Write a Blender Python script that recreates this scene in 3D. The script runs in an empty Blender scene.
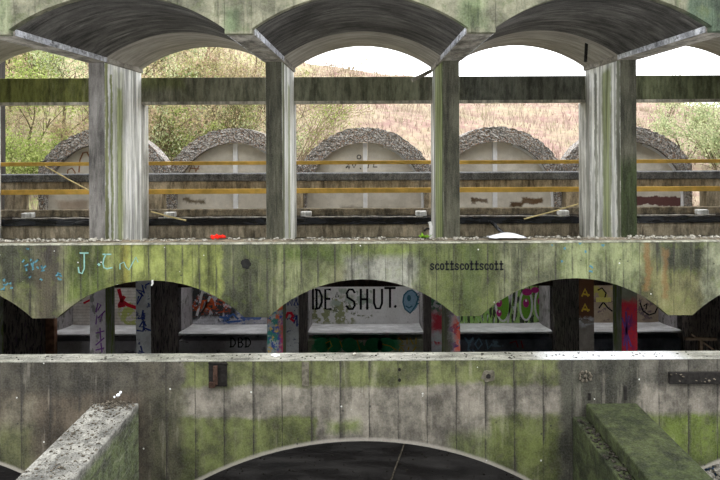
import bpy, bmesh, math, random
from mathutils import Vector, noise as mnoise
random.seed(7)
C = bpy.context.scene.collection
sc = bpy.context.scene
PI = math.pi
ZE = 6.0            # eye height above the ground floor
F = 650.0           # focal length in pixels of the 720 wide frame
VX, VY = 368.0, 138.0
ROLL = 0.005
# ------------------------------------------------------------------ camera
cd = bpy.data.cameras.new('camera'); cam = bpy.data.objects.new('camera', cd); C.objects.link(cam)
cam.location = (0, 0, ZE); 
from mathutils import Matrix
cam.matrix_world = Matrix.Translation((0, 0, ZE)) @ Matrix.Rotation(ROLL, 4, 'Y') @ Matrix.Rotation(PI/2, 4, 'X')
cd.sensor_width = 36; cd.lens = F/720*36
cd.shift_x = -(VX-360)/720; cd.shift_y = -(240-VY)/720
cd.clip_start = .05; cd.clip_end = 400
sc.camera = cam
# ------------------------------------------------------------------ light: overcast sky + weak soft sun
wd = bpy.data.worlds.new('sky'); sc.world = wd; wd.use_nodes = True
nt = wd.node_tree; nt.nodes.clear()
out = nt.nodes.new('ShaderNodeOutputWorld'); bg = nt.nodes.new('ShaderNodeBackground')
tc = nt.nodes.new('ShaderNodeTexCoord'); sp = nt.nodes.new('ShaderNodeSeparateXYZ')
mr = nt.nodes.new('ShaderNodeMapRange'); cr = nt.nodes.new('ShaderNodeValToRGB')
nt.links.new(tc.outputs['Generated'], sp.inputs[0]); nt.links.new(sp.outputs[2], mr.inputs[0])
mr.inputs[1].default_value = -.1; mr.inputs[2].default_value = 1.0
nt.links.new(mr.outputs[0], cr.inputs[0])
cr.color_ramp.elements[0].color = (.93, .95, .97, 1); cr.color_ramp.elements[1].color = (.97, .98, 1, 1)
nt.links.new(cr.outputs[0], bg.inputs[0]); bg.inputs[1].default_value = 4.0
nt.links.new(bg.outputs[0], out.inputs[0])
sd = bpy.data.lights.new('sun', 'SUN'); sd.energy = .5; sd.angle = math.radians(50); sd.color = (1, .98, .94)
so = bpy.data.objects.new('sun', sd); C.objects.link(so); so.rotation_euler = (math.radians(30), math.radians(6), 0); so.location = (0, -20, 30)
sc.view_settings.view_transform = 'Standard'; sc.view_settings.look = 'None'
sc.view_settings.gamma = 1; sc.view_settings.use_curve_mapping = False
sc.view_settings.exposure = 0.0
sc.cycles.max_bounces = 8; sc.cycles.diffuse_bounces = 5
# ------------------------------------------------------------------ helpers
def lin(c):
    return tuple(((v/255)/12.92 if v/255 <= .04045 else ((v/255+.055)/1.055)**2.4) for v in c[:3]) + (1,)
def w(px, py, Y):
    dx, dy = px-VX, py-VY
    return ((dx-ROLL*dy)*Y/F, Y, ZE-(dy+ROLL*dx)*Y/F)
def wx(px, Y): return (px-VX)*Y/F
def wz(py, Y): return ZE-(py-VY)*Y/F
def line_x(k): return (k+.47)*3.0         # bay lines of the concrete frame
LINES = [-3, -2, -1, 0, 1, 2]
NAMES5 = ['leftmost', 'second from left', 'middle', 'second from right', 'rightmost']

def wloc(o):
    v = Vector((0,0,0))
    while o is not None: v += Vector(o.location); o = o.parent
    return v
class MB:
    def __init__(s): s.v = []; s.f = []
    def add(s, vs, fs):
        b = len(s.v); s.v += [tuple(p) for p in vs]; s.f += [tuple(i+b for i in f) for f in fs]
    def box(s, x0, x1, y0, y1, z0, z1):
        s.add([(x0,y0,z0),(x1,y0,z0),(x1,y1,z0),(x0,y1,z0),(x0,y0,z1),(x1,y0,z1),(x1,y1,z1),(x0,y1,z1)],
              [(0,3,2,1),(4,5,6,7),(0,1,5,4),(1,2,6,5),(2,3,7,6),(3,0,4,7)])
    def strip(s, xs, top, bot, y0, y1):
        """solid wall between y0 and y1 whose top and bottom follow functions of x"""
        n = len(xs); vs = []
        for x in xs:
            t, b = top(x), bot(x)
            vs += [(x,y0,b),(x,y0,t),(x,y1,t),(x,y1,b)]
        fs = []
        for i in range(n-1):
            a, b = 4*i, 4*i+4
            fs += [(a,b,b+1,a+1),(a+1,b+1,b+2,a+2),(a+2,b+2,b+3,a+3),(a+3,b+3,b,a)]
        fs += [(0,1,2,3),(4*n-4,4*n-1,4*n-2,4*n-3)]
        s.add(vs, fs)
    def tube(s, pts, rads, n=6):
        pts = [Vector(p) for p in pts]; vs = []; fs = []
        for i, p in enumerate(pts):
            d = (pts[min(i+1,len(pts)-1)]-pts[max(i-1,0)]).normalized()
            u = d.cross(Vector((0,0,1)) if abs(d.z) < .9 else Vector((1,0,0))).normalized(); v = d.cross(u)
            r = rads[i] if isinstance(rads, (list,tuple)) else rads
            for k in range(n):
                a = 2*PI*k/n; vs.append(p+u*math.cos(a)*r+v*math.sin(a)*r)
        for i in range(len(pts)-1):
            for k in range(n):
                k2 = (k+1) % n
                fs.append((i*n+k, i*n+k2, i*n+n+k2, i*n+n+k))
        fs += [tuple(range(n))[::-1], tuple((len(pts)-1)*n+k for k in range(n))]
        s.add(vs, fs)
    def beam(s, a, b, wd_, h):
        a, b = Vector(a), Vector(b); d = (b-a).normalized()
        u = d.cross(Vector((0,0,1)) if abs(d.z) < .95 else Vector((0,1,0))).normalized()*wd_/2; v = u.cross(d).normalized()*h/2
        s.add([a-u-v,a+u-v,a+u+v,a-u+v,b-u-v,b+u-v,b+u+v,b-u+v],
              [(0,1,2,3),(7,6,5,4),(0,4,5,1),(1,5,6,2),(2,6,7,3),(3,7,4,0)])
    def rock(s, c, r, sq=(1,1,.6), rnd=random):
        bm = bmesh.new(); bmesh.ops.create_icosphere(bm, subdivisions=1, radius=1)
        a = rnd.uniform(0, 6.28)
        vs = []
        for v in bm.verts:
            k = r*rnd.uniform(.7, 1.15); x, y, z = v.co.x*sq[0]*k, v.co.y*sq[1]*k, v.co.z*sq[2]*k
            vs.append((c[0]+x*math.cos(a)-y*math.sin(a), c[1]+x*math.sin(a)+y*math.cos(a), c[2]+z))
        idx = {v: i for i, v in enumerate(bm.verts)}
        s.add(vs, [tuple(v.index for v in f.verts) for f in bm.faces]); bm.free()
    def ribbon(s, pts, width, Y, t=.004, taper=False):
        """a painted stroke on a wall facing the camera: thin flat band along (x,z) points"""
        P = [Vector((p[0], p[1])) for p in pts]; n = len(P); vs = []; fs = []
        for i, p in enumerate(P):
            d = P[min(i+1,n-1)]-P[max(i-1,0)]
            d = d.normalized() if d.length > 0 else Vector((1,0)); q = Vector((-d.y, d.x))
            k = width/2*(1 if not taper else (.45+.55*math.sin(PI*(i+.5)/n)))
            if i == 0: p = p-d*width*.3
            if i == n-1: p = p+d*width*.3
            for sg in (1,-1): vs += [(p.x+q.x*k*sg, Y, p.y+q.y*k*sg), (p.x+q.x*k*sg, Y-t, p.y+q.y*k*sg)]
        for i in range(n-1):
            a, b = 4*i, 4*i+4
            fs += [(a+1,a+3,b+3,b+1),(a,b,b+2,a+2),(a,a+1,b+1,b),(a+2,b+2,b+3,a+3)]
        fs += [(0,2,3,1),(4*n-4,4*n-3,4*n-1,4*n-2)]
        s.add(vs, fs)
    def disc(s, cx, cz, rx, rz, Y, t=.004, n=20, wob=0):
        ring = []
        for k in range(n):
            a = 2*PI*k/n; q = 1+random.uniform(-wob, wob); ring.append((cx+math.cos(a)*rx*q, cz+math.sin(a)*rz*q))
        s.poly(ring, Y, t)
    def poly(s, ring, Y, t=.004):
        n = len(ring)
        vs = [(x, Y-t, z) for x, z in ring]+[(x, Y, z) for x, z in ring]
        s.add(vs, [tuple(range(n)), tuple(range(2*n-1, n-1, -1))]+[(k, k+n, (k+1)%n+n, (k+1)%n) for k in range(n)])
    def build(s, name, mat, parent=None, bevel=0, origin=None, smooth=False):
        me = bpy.data.meshes.new(name)
        o0 = Vector(origin) if origin else Vector((0,0,0))
        me.from_pydata([tuple(Vector(p)-o0) for p in s.v], [], s.f); me.update()
        bm = bmesh.new(); bm.from_mesh(me); bmesh.ops.recalc_face_normals(bm, faces=bm.faces); bm.to_mesh(me); bm.free()
        me.materials.append(mat)
        o = bpy.data.objects.new(name, me); C.objects.link(o)
        if parent is not None:
            o.parent = parent; o.location = o0-wloc(parent)
        else: o.location = o0
        if bevel:
            m = o.modifiers.new('bevel', 'BEVEL'); m.width = bevel; m.segments = 2; m.limit_method = 'ANGLE'
        if smooth:
            for p in me.polygons: p.use_smooth = True
        return o
def tag(o, label=None, cat=None, group=None, kind=None):
    if label: o['label'] = label
    if cat: o['category'] = cat
    if group: o['group'] = group
    if kind: o['kind'] = kind
    return o
def thing(name, loc, label, cat, group=None):
    o = bpy.data.objects.new(name, None); C.objects.link(o); o.location = loc; o.empty_display_size = .1
    return tag(o, label, cat, group)
def boxo(name, mat, x0, x1, y0, y1, z0, z1, parent=None, bevel=.012):
    m = MB(); m.box(x0,x1,y0,y1,z0,z1); return m.build(name, mat, parent, bevel)
def frange(a, b, n): return [a+(b-a)*i/n for i in range(n+1)]

# ------------------------------------------------------------------ materials
class NG:
    def __init__(s, name):
        s.m = bpy.data.materials.new(name); s.m.use_nodes = True; s.t = s.m.node_tree
        s.b = s.t.nodes['Principled BSDF']; s.b.inputs['Roughness'].default_value = .85
        s.b.inputs['Specular IOR Level'].default_value = .08
        g = s.t.nodes.new('ShaderNodeNewGeometry'); s.P = g.outputs['Position']
        sx = s.t.nodes.new('ShaderNodeSeparateXYZ'); s.t.links.new(s.P, sx.inputs[0]); s.xyz = sx.outputs
    def put(s, sock, v):
        if isinstance(v, bpy.types.NodeSocket): s.t.links.new(v, sock)
        else: sock.default_value = v
    def math(s, op, a, b=0.0, c=None):
        n = s.t.nodes.new('ShaderNodeMath'); n.operation = op; s.put(n.inputs[0], a); s.put(n.inputs[1], b)
        if c is not None: s.put(n.inputs[2], c)
        return n.outputs[0]
    def scale(s, v, k):
        n = s.t.nodes.new('ShaderNodeVectorMath'); n.operation = 'MULTIPLY'; s.put(n.inputs[0], v); n.inputs[1].default_value = k; return n.outputs[0]
    def shift(s, v, k):
        n = s.t.nodes.new('ShaderNodeVectorMath'); n.operation = 'ADD'; s.put(n.inputs[0], v); s.put(n.inputs[1], k); return n.outputs[0]
    def noise(s, v, sc_=1.0, det=6, rough=.6, col=False):
        n = s.t.nodes.new('ShaderNodeTexNoise'); s.put(n.inputs['Vector'], v); n.inputs['Scale'].default_value = sc_
        n.inputs['Detail'].default_value = det; n.inputs['Roughness'].default_value = rough
        return n.outputs['Color' if col else 'Fac']
    def voro(s, v, sc_=1.0, out_='Distance', feat='F1'):
        n = s.t.nodes.new('ShaderNodeTexVoronoi'); s.put(n.inputs['Vector'], v); n.inputs['Scale'].default_value = sc_; n.feature = feat
        return n.outputs[out_]
    def rng(s, v, a, b, c=0.0, d=1.0):
        n = s.t.nodes.new('ShaderNodeMapRange'); n.interpolation_type = 'SMOOTHSTEP'; s.put(n.inputs[0], v)
        for i, q in zip((1,2,3,4), (a,b,c,d)): n.inputs[i].default_value = q
        return n.outputs[0]
    def mix(s, f, a, b, mode='MIX'):
        n = s.t.nodes.new('ShaderNodeMix'); n.data_type = 'RGBA'; n.blend_type = mode
        s.put(n.inputs[0], f); s.put(n.inputs[6], a); s.put(n.inputs[7], b); return n.outputs[2]
    def box(s, u, z, u0, u1, z0, z1, soft):
        """soft-edged rectangular mask in coordinates u,z"""
        du = s.math('SUBTRACT', (u1-u0)/2, s.math('ABSOLUTE', s.math('SUBTRACT', u, (u0+u1)/2)))
        dz = s.math('SUBTRACT', (z1-z0)/2, s.math('ABSOLUTE', s.math('SUBTRACT', z, (z0+z1)/2)))
        return s.rng(s.math('MINIMUM', du, dz), -soft, soft)
    def bump(s, h, strength=.4, dist=.01):
        n = s.t.nodes.new('ShaderNodeBump'); n.inputs['Strength'].default_value = strength; n.inputs['Distance'].default_value = dist
        s.put(n.inputs['Height'], h); s.t.links.new(n.outputs[0], s.b.inputs['Normal'])
    def done(s, col, rough=None):
        s.put(s.b.inputs['Base Color'], col)
        if rough is not None: s.put(s.b.inputs['Roughness'], rough)
        return s.m

def plain(name, c, rough=.8, var=.25, metal=0, sc_=9):
    g = NG(name); c = lin(c); d = tuple(v*(1-var) for v in c[:3])+(1,); l = tuple(min(1, v*(1+var)) for v in c[:3])+(1,)
    col = g.mix(g.rng(g.noise(g.P, sc_, 6), .3, .7), d, l); g.b.inputs['Metallic'].default_value = metal
    g.bump(g.noise(g.P, 60, 3), .3, .004)
    return g.done(col, rough)

def concrete(name, a, b, streak=.4, streakcol=(45,42,38), seams=0, seam_axis=0, patches=(), speck=.25, bump=.4, off=0,
             rough=.85, stretch=(5,5,.35), bscale=1.3, wob=.12, arch=None, post=(), spots=0, q3s=None, q3a=(.42,1.38), scratch=None, mottle=0, mottlecol=(60,58,50)):
    g = NG(name); P = g.shift(g.P, (off*3.1, off*1.7, off*2.3)) if off else g.P
    n1 = g.noise(P, bscale, 8, .65); col = g.mix(g.rng(n1, .32, .68), lin(a), lin(b))
    wn = g.noise(P, 2.3, 5, .7, col=True); wn2 = g.noise(P, 14, 3, .6, col=True)
    off_v = g.shift(g.scale(g.shift(wn, (-.5,-.5,-.5)), (wob*2,)*3), g.scale(g.shift(wn2, (-.5,-.5,-.5)), (wob*.5,)*3))
    sx = g.t.nodes.new('ShaderNodeSeparateXYZ'); g.t.links.new(g.shift(g.P, off_v), sx.inputs[0]); D = sx.outputs
    st = g.noise(g.scale(P, stretch), 1.0, 8, .7)
    for (ax, u0, u1, z0, z1, c, k, soft) in patches:
        m = g.box(D[ax], D[2], u0, u1, z0+ZE, z1+ZE, soft)
        m = g.math('MULTIPLY', m, g.rng(st, .3, .5, k*.78, k))
        col = g.mix(m, col, lin(c))
    col = g.mix(g.rng(st, .52, .64, 0, min(1, streak*1.15)), col, g.mix(.4, g.mix(1.0, col, (.28,.27,.24,1), 'MULTIPLY'), lin(streakcol)))
    q3 = g.noise(g.shift(g.scale(P, q3s or tuple(min(q, 3) for q in stretch)), (9, 1, 3)), 2.2, 9, .72)
    col = g.mix(1.0, col, g.mix(g.rng(q3, .34, .66), (q3a[0],q3a[0],q3a[0]*.97,1), (q3a[1],q3a[1],q3a[1]*.98,1)), 'MULTIPLY')
    if mottle: col = g.mix(g.rng(g.noise(g.shift(P,(5,5,5)), 5, 6, .7), .5, .66, 0, mottle), col, lin(mottlecol))
    st2 = g.noise(g.shift(g.scale(P, tuple(q*2.2 for q in stretch)), (4.4, 2, 9)), 1.0, 6, .6)
    col = g.mix(g.rng(st2, .56, .72, 0, streak*.75), col, g.mix(.5, g.mix(1.0, col, (1.7,1.7,1.7,1), 'MULTIPLY'), tuple(min(.9, q*1.5) for q in lin(b)[:3])+(1,)))
    if seams:
        fr = g.math('FRACT', g.math('ADD', g.math('DIVIDE', g.xyz[seam_axis], seams), g.math('MULTIPLY', g.noise(g.P, 3, 2), .05)))
        lnm = g.math('LESS_THAN', fr, .035)
        col = g.mix(g.math('MULTIPLY', lnm, g.rng(g.noise(g.P, 2.5, 4), .35, .6, .1, .75)), col, lin((35,32,28)))
        sm = g.rng(g.math('ABSOLUTE', g.math('SUBTRACT', fr, .02)), 0.0, .16, 1, 0)
        col = g.mix(g.math('MULTIPLY', sm, g.rng(g.noise(g.P, 1.6, 5, .7), .42, .6, 0, .85)), col, lin((50,47,42)))
    if arch:
        axc, zc, R, band, per, c = arch
        u = g.math('SUBTRACT', g.math('FRACT', g.math('DIVIDE', g.math('SUBTRACT', g.xyz[0], axc-per/2), per)), .5)
        u = g.math('MULTIPLY', u, per); dz = g.math('SUBTRACT', g.xyz[2], zc+ZE)
        r = g.math('SQRT', g.math('ADD', g.math('MULTIPLY', u, u), g.math('MULTIPLY', dz, dz)))
        r = g.math('ADD', r, g.math('MULTIPLY', g.noise(g.P, 9, 3), .02))
        col = g.mix(g.rng(r, R+band-.02, R+band+.02, .8, 0), col, lin(c))
    for (ax, u0, u1, z0, z1, c, k, soft) in post:
        col = g.mix(g.math('MULTIPLY', g.box(D[ax], D[2], u0, u1, z0+ZE, z1+ZE, soft), k), col, lin(c))
    if scratch:
        sn = g.noise(g.scale(g.P, scratch), 1.0, 5, .75); sb = g.noise(g.P, .9, 3)
        col = g.mix(g.math('MULTIPLY', g.rng(sn, .6, .68, 0, .6), g.rng(sb, .45, .6)), col, lin((176,174,170)))
    if spots:
        vd = g.voro(g.P, 9, 'Distance'); vc = g.t.nodes.new('ShaderNodeSeparateColor'); g.t.links.new(g.voro(g.P, 9, 'Color'), vc.inputs[0])
        sm_ = g.math('MULTIPLY', g.math('LESS_THAN', vd, .10), g.math('GREATER_THAN', vc.outputs[0], 1-spots)); col = g.mix(sm_, col, lin((206,206,200)))
        sm_ = g.math('MULTIPLY', g.math('LESS_THAN', vd, .13), g.math('LESS_THAN', vc.outputs[0], spots*1.3)); col = g.mix(g.math('MULTIPLY', sm_, .7), col, lin((44,42,38)))
    sp_ = g.noise(g.P, 45, 4, .7)
    col = g.mix(g.rng(sp_, .3, .7, 0, 1), g.mix(speck*.55, col, (0,0,0,1)), g.mix(speck*.12, col, (1,1,1,1)))
    h = g.math('ADD', g.math('MULTIPLY', sp_, .6), g.math('ADD', st, g.math('MULTIPLY', n1, .8)))
    g.bump(h, bump, .02)
    return g.done(col, rough)

MX = lambda px, Y=9.2: wx(px, Y)
def fp(px0, px1, py0, py1, c, k=.9, soft=.06, Y=9.2):       # patch given by where it is seen on a face at depth Y
    return (0, wx(px0,Y), wx(px1,Y), wz(py1,Y)-ZE, wz(py0,Y)-ZE, c, k, soft)

M = {}
M['fascia'] = concrete('mossy_board_concrete', (100,100,72), (128,126,98), .65, (46,46,32), spots=.08, mottle=.35, mottlecol=(92,104,40), stretch=(6,6,.45), q3s=(1.1,1.1,.7), q3a=(.3,1.2), seams=.24, patches=[
    fp(-200,0,200,330,(112,116,84)), fp(0,36,240,300,(66,68,52),.95,.1), fp(36,60,238,330,(50,45,40),1,.08), fp(0,32,283,330,(120,120,84),.7),
    fp(66,108,240,300,(84,98,40),.9,.08), fp(106,222,236,330,(134,142,76),.95,.06), fp(106,160,258,275,(150,158,90),.7,.1),
    fp(120,128,243,300,(150,140,60),.6,.04), fp(222,276,236,330,(78,82,58),.95,.04), fp(276,345,242,262,(84,100,44),.9,.14), fp(276,330,262,330,(124,130,92),.8,.1),
    fp(345,425,244,256,(112,128,60),.8,.1), fp(345,420,256,290,(152,152,142),.85,.1), fp(415,500,240,330,(86,94,54),.95,.14), fp(462,478,245,330,(66,78,40),.7,.08),
    fp(500,560,240,330,(128,132,102),.8,.1), fp(556,640,240,300,(136,144,104),.85,.08), fp(640,700,262,330,(112,110,72),.9,.08),
    fp(655,702,240,272,(58,62,46),.95,.1), fp(702,740,240,330,(150,154,128),.7,.06), fp(740,900,240,330,(112,116,84))],
    post=[fp(643,649,240,292,(118,88,50),.7,.03), fp(662,667,250,300,(118,88,50),.6,.03), fp(36,52,262,318,(96,88,66),.3,.06)])
M['kerb_top'] = concrete('pale_ledge_concrete', (142,142,122), (190,188,172), .4, (80,78,66), speck=.5)
M['wall'] = concrete('banded_board_concrete', (124,118,108), (150,144,132), .5, (56,52,46), spots=.1, mottle=.5, mottlecol=(74,70,58), stretch=(4,4,.55), q3s=(.9,.9,.75), q3a=(.34,1.28), seams=.357, patches=[
    fp(-400,150,355,600,(92,82,70),1,.05,8.0), fp(-400,150,355,392,(70,68,60),.85,.08,8.0), fp(0,34,396,430,(120,114,98),.7,.1,8.0), fp(-60,30,425,470,(92,98,60),.7,.12,8.0),
    fp(182,560,358,386,(104,110,66),.95,.04,8.0), fp(150,316,416,600,(100,108,60),.95,.04,8.0), fp(150,182,385,600,(84,92,50),.7,.12,8.0),
    fp(326,356,420,432,(104,116,58),.8,.06,8.0), fp(445,600,434,462,(96,108,50),.8,.1,8.0), fp(490,560,416,600,(94,102,54),.95,.06,8.0),
    fp(558,640,355,600,(66,66,56),.95,.06,8.0), fp(640,900,358,386,(88,86,78),.8,.05,8.0), fp(640,900,385,414,(126,120,110),.8,.05,8.0),
    fp(645,900,415,600,(88,102,38),.95,.05,8.0), fp(138,182,355,600,(76,72,60),.85,.1,8.0)],
    arch=(wx(360,8), -(793-138)*8/F, 352*8/F, .05, 484*8/F, (168,162,152)))
M['wall_top'] = concrete('pale_coping_concrete', (134,134,120), (176,174,164), .5, (84,82,74), speck=.6, rough=.5, stretch=(1.2,8,2), post=[(0,wx(545,8),wx(680,8),-4,-2,(236,238,242),.85,.2)])  # whiter patch on the right paints in the wet highlight
M['beam_grey'] = concrete('lichen_grey_concrete', (104,102,96), (152,150,142), .7, (52,48,42), speck=.7, stretch=(9,2,6), q3s=(2.5,2.5,2), patches=[(1,3,8,-3.22,-2,(160,158,150),.6,.1),(1,0,8,-9,-3.33,(92,104,58),.9,.06)])
M['beam_moss'] = concrete('moss_covered_concrete', (40,47,24), (62,68,40), .6, (24,26,16), speck=.2, mottle=.6, mottlecol=(44,50,28), stretch=(3,3,6), patches=[(1,0,6.6,-9,-2,(48,56,28),.6,.3)])
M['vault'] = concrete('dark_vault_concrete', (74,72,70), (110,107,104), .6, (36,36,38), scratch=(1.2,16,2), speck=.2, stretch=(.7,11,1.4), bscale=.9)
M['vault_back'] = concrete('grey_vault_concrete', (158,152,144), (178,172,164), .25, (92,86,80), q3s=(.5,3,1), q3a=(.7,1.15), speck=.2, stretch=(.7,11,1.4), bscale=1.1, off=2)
M['vault_face'] = concrete('green_stained_concrete', (96,96,80), (134,132,112), .7, (42,44,34), mottle=.6, mottlecol=(78,88,54), q3s=(1,1,1), stretch=(4,4,.4), patches=[fp(690,760,-60,40,(66,82,66),.9,.05,8.0), fp(225,240,8,30,(100,116,84),.8,.06,8.0), fp(460,486,0,30,(104,118,84),.8,.08,8.0), fp(-40,12,-10,30,(120,130,98),.7,.05,8.0)])
M['edge_beam'] = concrete('pale_edge_beam_concrete', (136,130,120), (176,170,162), .5, (50,46,44), stretch=(3,1.2,3))
M['lip'] = concrete('limewashed_lip', (190,192,204), (240,242,248), .8, (60,60,84), stretch=(14,5,14))
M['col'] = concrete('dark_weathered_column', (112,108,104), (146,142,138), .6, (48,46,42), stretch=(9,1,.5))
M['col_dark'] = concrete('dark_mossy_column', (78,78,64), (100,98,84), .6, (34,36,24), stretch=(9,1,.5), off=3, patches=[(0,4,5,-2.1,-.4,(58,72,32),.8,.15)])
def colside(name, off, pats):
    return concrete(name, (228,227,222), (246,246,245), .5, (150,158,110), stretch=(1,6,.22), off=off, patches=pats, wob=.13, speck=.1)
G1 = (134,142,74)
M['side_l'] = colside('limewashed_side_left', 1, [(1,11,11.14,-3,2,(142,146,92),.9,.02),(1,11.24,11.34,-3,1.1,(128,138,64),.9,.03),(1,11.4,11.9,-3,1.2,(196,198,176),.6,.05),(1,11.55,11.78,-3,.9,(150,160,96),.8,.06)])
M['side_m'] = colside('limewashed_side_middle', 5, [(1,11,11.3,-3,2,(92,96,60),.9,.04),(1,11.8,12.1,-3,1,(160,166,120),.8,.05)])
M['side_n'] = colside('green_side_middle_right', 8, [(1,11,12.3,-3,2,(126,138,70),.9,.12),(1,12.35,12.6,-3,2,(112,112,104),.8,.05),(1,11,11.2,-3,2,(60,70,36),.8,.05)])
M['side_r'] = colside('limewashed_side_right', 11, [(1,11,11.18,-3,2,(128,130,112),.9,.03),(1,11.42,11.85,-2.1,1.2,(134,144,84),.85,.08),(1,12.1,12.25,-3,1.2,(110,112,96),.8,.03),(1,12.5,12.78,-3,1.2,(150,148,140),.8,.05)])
M['pilaster'] = concrete('pale_rear_pilaster', (176,174,166), (214,212,206), .5, (110,112,84), stretch=(6,6,.3))
M['transom'] = concrete('mossy_transom_concrete', (126,126,106), (156,154,136), .4, (40,42,26), stretch=(4,4,.8), patches=[
    fp(-100,90,70,110,(122,126,68),1,.08,12.78), fp(140,185,74,88,(122,130,74),.7,.1,12.78), fp(296,425,70,100,(136,138,118),.7,.1,12.78), fp(460,585,70,110,(110,112,106),.8,.1,12.78), fp(637,900,70,110,(112,120,86),.8,.1,12.78)])
M['strip'] = concrete('pale_timber_strip', (186,178,166), (214,208,198), .3, (120,110,96))
M['slab_dark'] = concrete('dark_aggregate_cap', (80,82,86), (124,126,128), .3, (40,40,44), speck=.8, bump=1, bscale=8)
M['brown_conc'] = concrete('brown_beige_concrete', (160,146,124), (200,186,162), .6, (66,52,38), stretch=(5,5,.8), speck=.4)
M['kerb_conc'] = concrete('damp_kerb_concrete', (122,112,92), (166,152,128), .6, (48,44,32), stretch=(6,6,2), speck=.5)
def wet(name, c):
    g = NG(name); g.b.inputs['Specular IOR Level'].default_value = .5; col = g.mix(g.rng(g.noise(g.scale(g.P,(2,8,8)), 1, 5), .45, .6), lin(c), lin((44,46,52))); g.bump(g.noise(g.scale(g.P,(2,6,6)), 2, 4), .5, .03); return g.done(col, .22)
M['bitumen'] = wet('wet_black_bitumen', (14,14,17))
M['rail'] = plain('yellow_timber', (222,180,92), .65, .2, sc_=4)
M['rope'] = plain('pale_straw_cord', (222,204,150), .8)
M['panel'] = concrete('beige_board_infill', (212,205,194), (226,220,211), .15, (150,134,116), stretch=(1,1,1), speck=.08, bscale=.8, q3a=(.82,1.06), patches=[
    fp(471,487,199,202.5,(96,78,58),1,.02,15.05), fp(471,476,200,205,(96,78,58),.8,.02,15.05), fp(510,522,202,208,(96,76,56),1,.03,15.05), fp(520,542,198,204,(110,88,66),1,.03,15.05),
    fp(182,190,196,200,(104,92,72),1,.04,15.05), fp(186,204,199,202,(104,92,72),1,.03,15.05), fp(170,182,140,183,(150,140,124),.4,.06,15.05),
    fp(340,372,206,210,(120,108,92),.6,.04,15.05), fp(57,88,200,210,(168,140,118),.6,.06,15.05)],
    post=[fp(600,687,198,206.5,(96,56,56),.95,.012,15.05)])
M['mullion'] = plain('white_mullion_paint', (232,232,234), .5, .08)
M['reveal'] = concrete('white_reveal', (214,212,208), (236,236,234), .3, (150,146,138))
def pebble():
    g = NG('pebble_dash'); v = g.voro(g.P, 44, 'Color'); d = g.voro(g.P, 44, 'Distance')
    h = g.t.nodes.new('ShaderNodeSeparateColor'); g.t.links.new(v, h.inputs[0])
    col = g.mix(g.rng(h.outputs[0], .1, .9), lin((120,116,112)), lin((196,193,188)))
    col = g.mix(g.rng(h.outputs[1], .7, .95), col, lin((150,122,100)))
    col = g.mix(g.rng(d, .5, .75, 0, .8), col, lin((70,66,64)))
    col = g.mix(g.rng(g.noise(g.P, 2, 4), .45, .65, 0, .45), col, lin((110,106,100)))
    g.bump(g.math('MULTIPLY', d, -1), .6, .02); return g.done(col, .9)
M['pebble'] = pebble()
M['floor_up'] = concrete('grimy_gallery_floor', (104,102,88), (150,146,130), .5, (70,66,50), speck=.7, stretch=(2,2,2))
def darkfloor():
    g = NG('wet_dark_floor'); g.b.inputs['Specular IOR Level'].default_value = .3; n = g.noise(g.scale(g.P,(1,3,1)), 1.2, 7); col = g.mix(g.rng(n, .4, .7), lin((34,32,31)), lin((60,58,56)))
    g.bump(g.noise(g.P, 12, 5), .6, .02); return g.done(col, g.rng(n, .3, .6, .35, .8))
M['floor'] = darkfloor()
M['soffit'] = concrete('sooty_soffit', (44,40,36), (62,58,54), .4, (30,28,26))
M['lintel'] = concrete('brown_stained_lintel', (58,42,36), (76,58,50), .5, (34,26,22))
M['rubble'] = plain('pale_rubble', (176,172,160), .9, .5, sc_=25)
M['rubble_dark'] = plain('dark_rubble', (92,86,76), .9, .6, sc_=25)
M['grit'] = plain('black_grit', (50,48,42), .9, .6, sc_=25)
M['grime'] = plain('grimy_cement', (100,96,84), .9, .4, sc_=18)
M['rust'] = plain('rusty_iron', (66,50,42), .85, .5, sc_=20)
M['black_iron'] = plain('blackened_iron', (38,36,34), .7, .4, sc_=20)
M['hole'] = plain('sooty_patch', (40,40,38), .9, .3)
M['white_plastic'] = plain('white_sheet', (232,234,238), .35, .05)
M['red_plastic'] = plain('red_plastic', (236,50,36), .4, .15)
M['leafgreen'] = plain('fresh_green_leaf', (110,150,40), .6, .3)
M['wood'] = plain('old_brown_wood', (104,88,72), .8, .35, sc_=14)
M['wood2'] = plain('reddish_prop_wood', (140,104,84), .8, .4, sc_=8)
M['blue'] = plain('blue_tarp', (62,84,110), .5, .3)
def paint(n, c): return plain('paint_'+n, c, .6, .14, sc_=30)
PT = {n: paint(n, c) for n, c in dict(black=(26,26,30), navy=(40,50,104), cyan=(128,168,158), teal=(64,110,128), orange=(206,96,54), white=(226,226,226), blue=(72,104,166),
      green=(112,168,60), dgreen=(52,140,92), magenta=(172,52,120), red=(176,34,48), yellow=(196,164,54), purple=(84,48,100), skyblue=(78,122,134), brown=(150,112,84), lyellow=(212,206,120), steelblue=(136,170,192)).items()}

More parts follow.
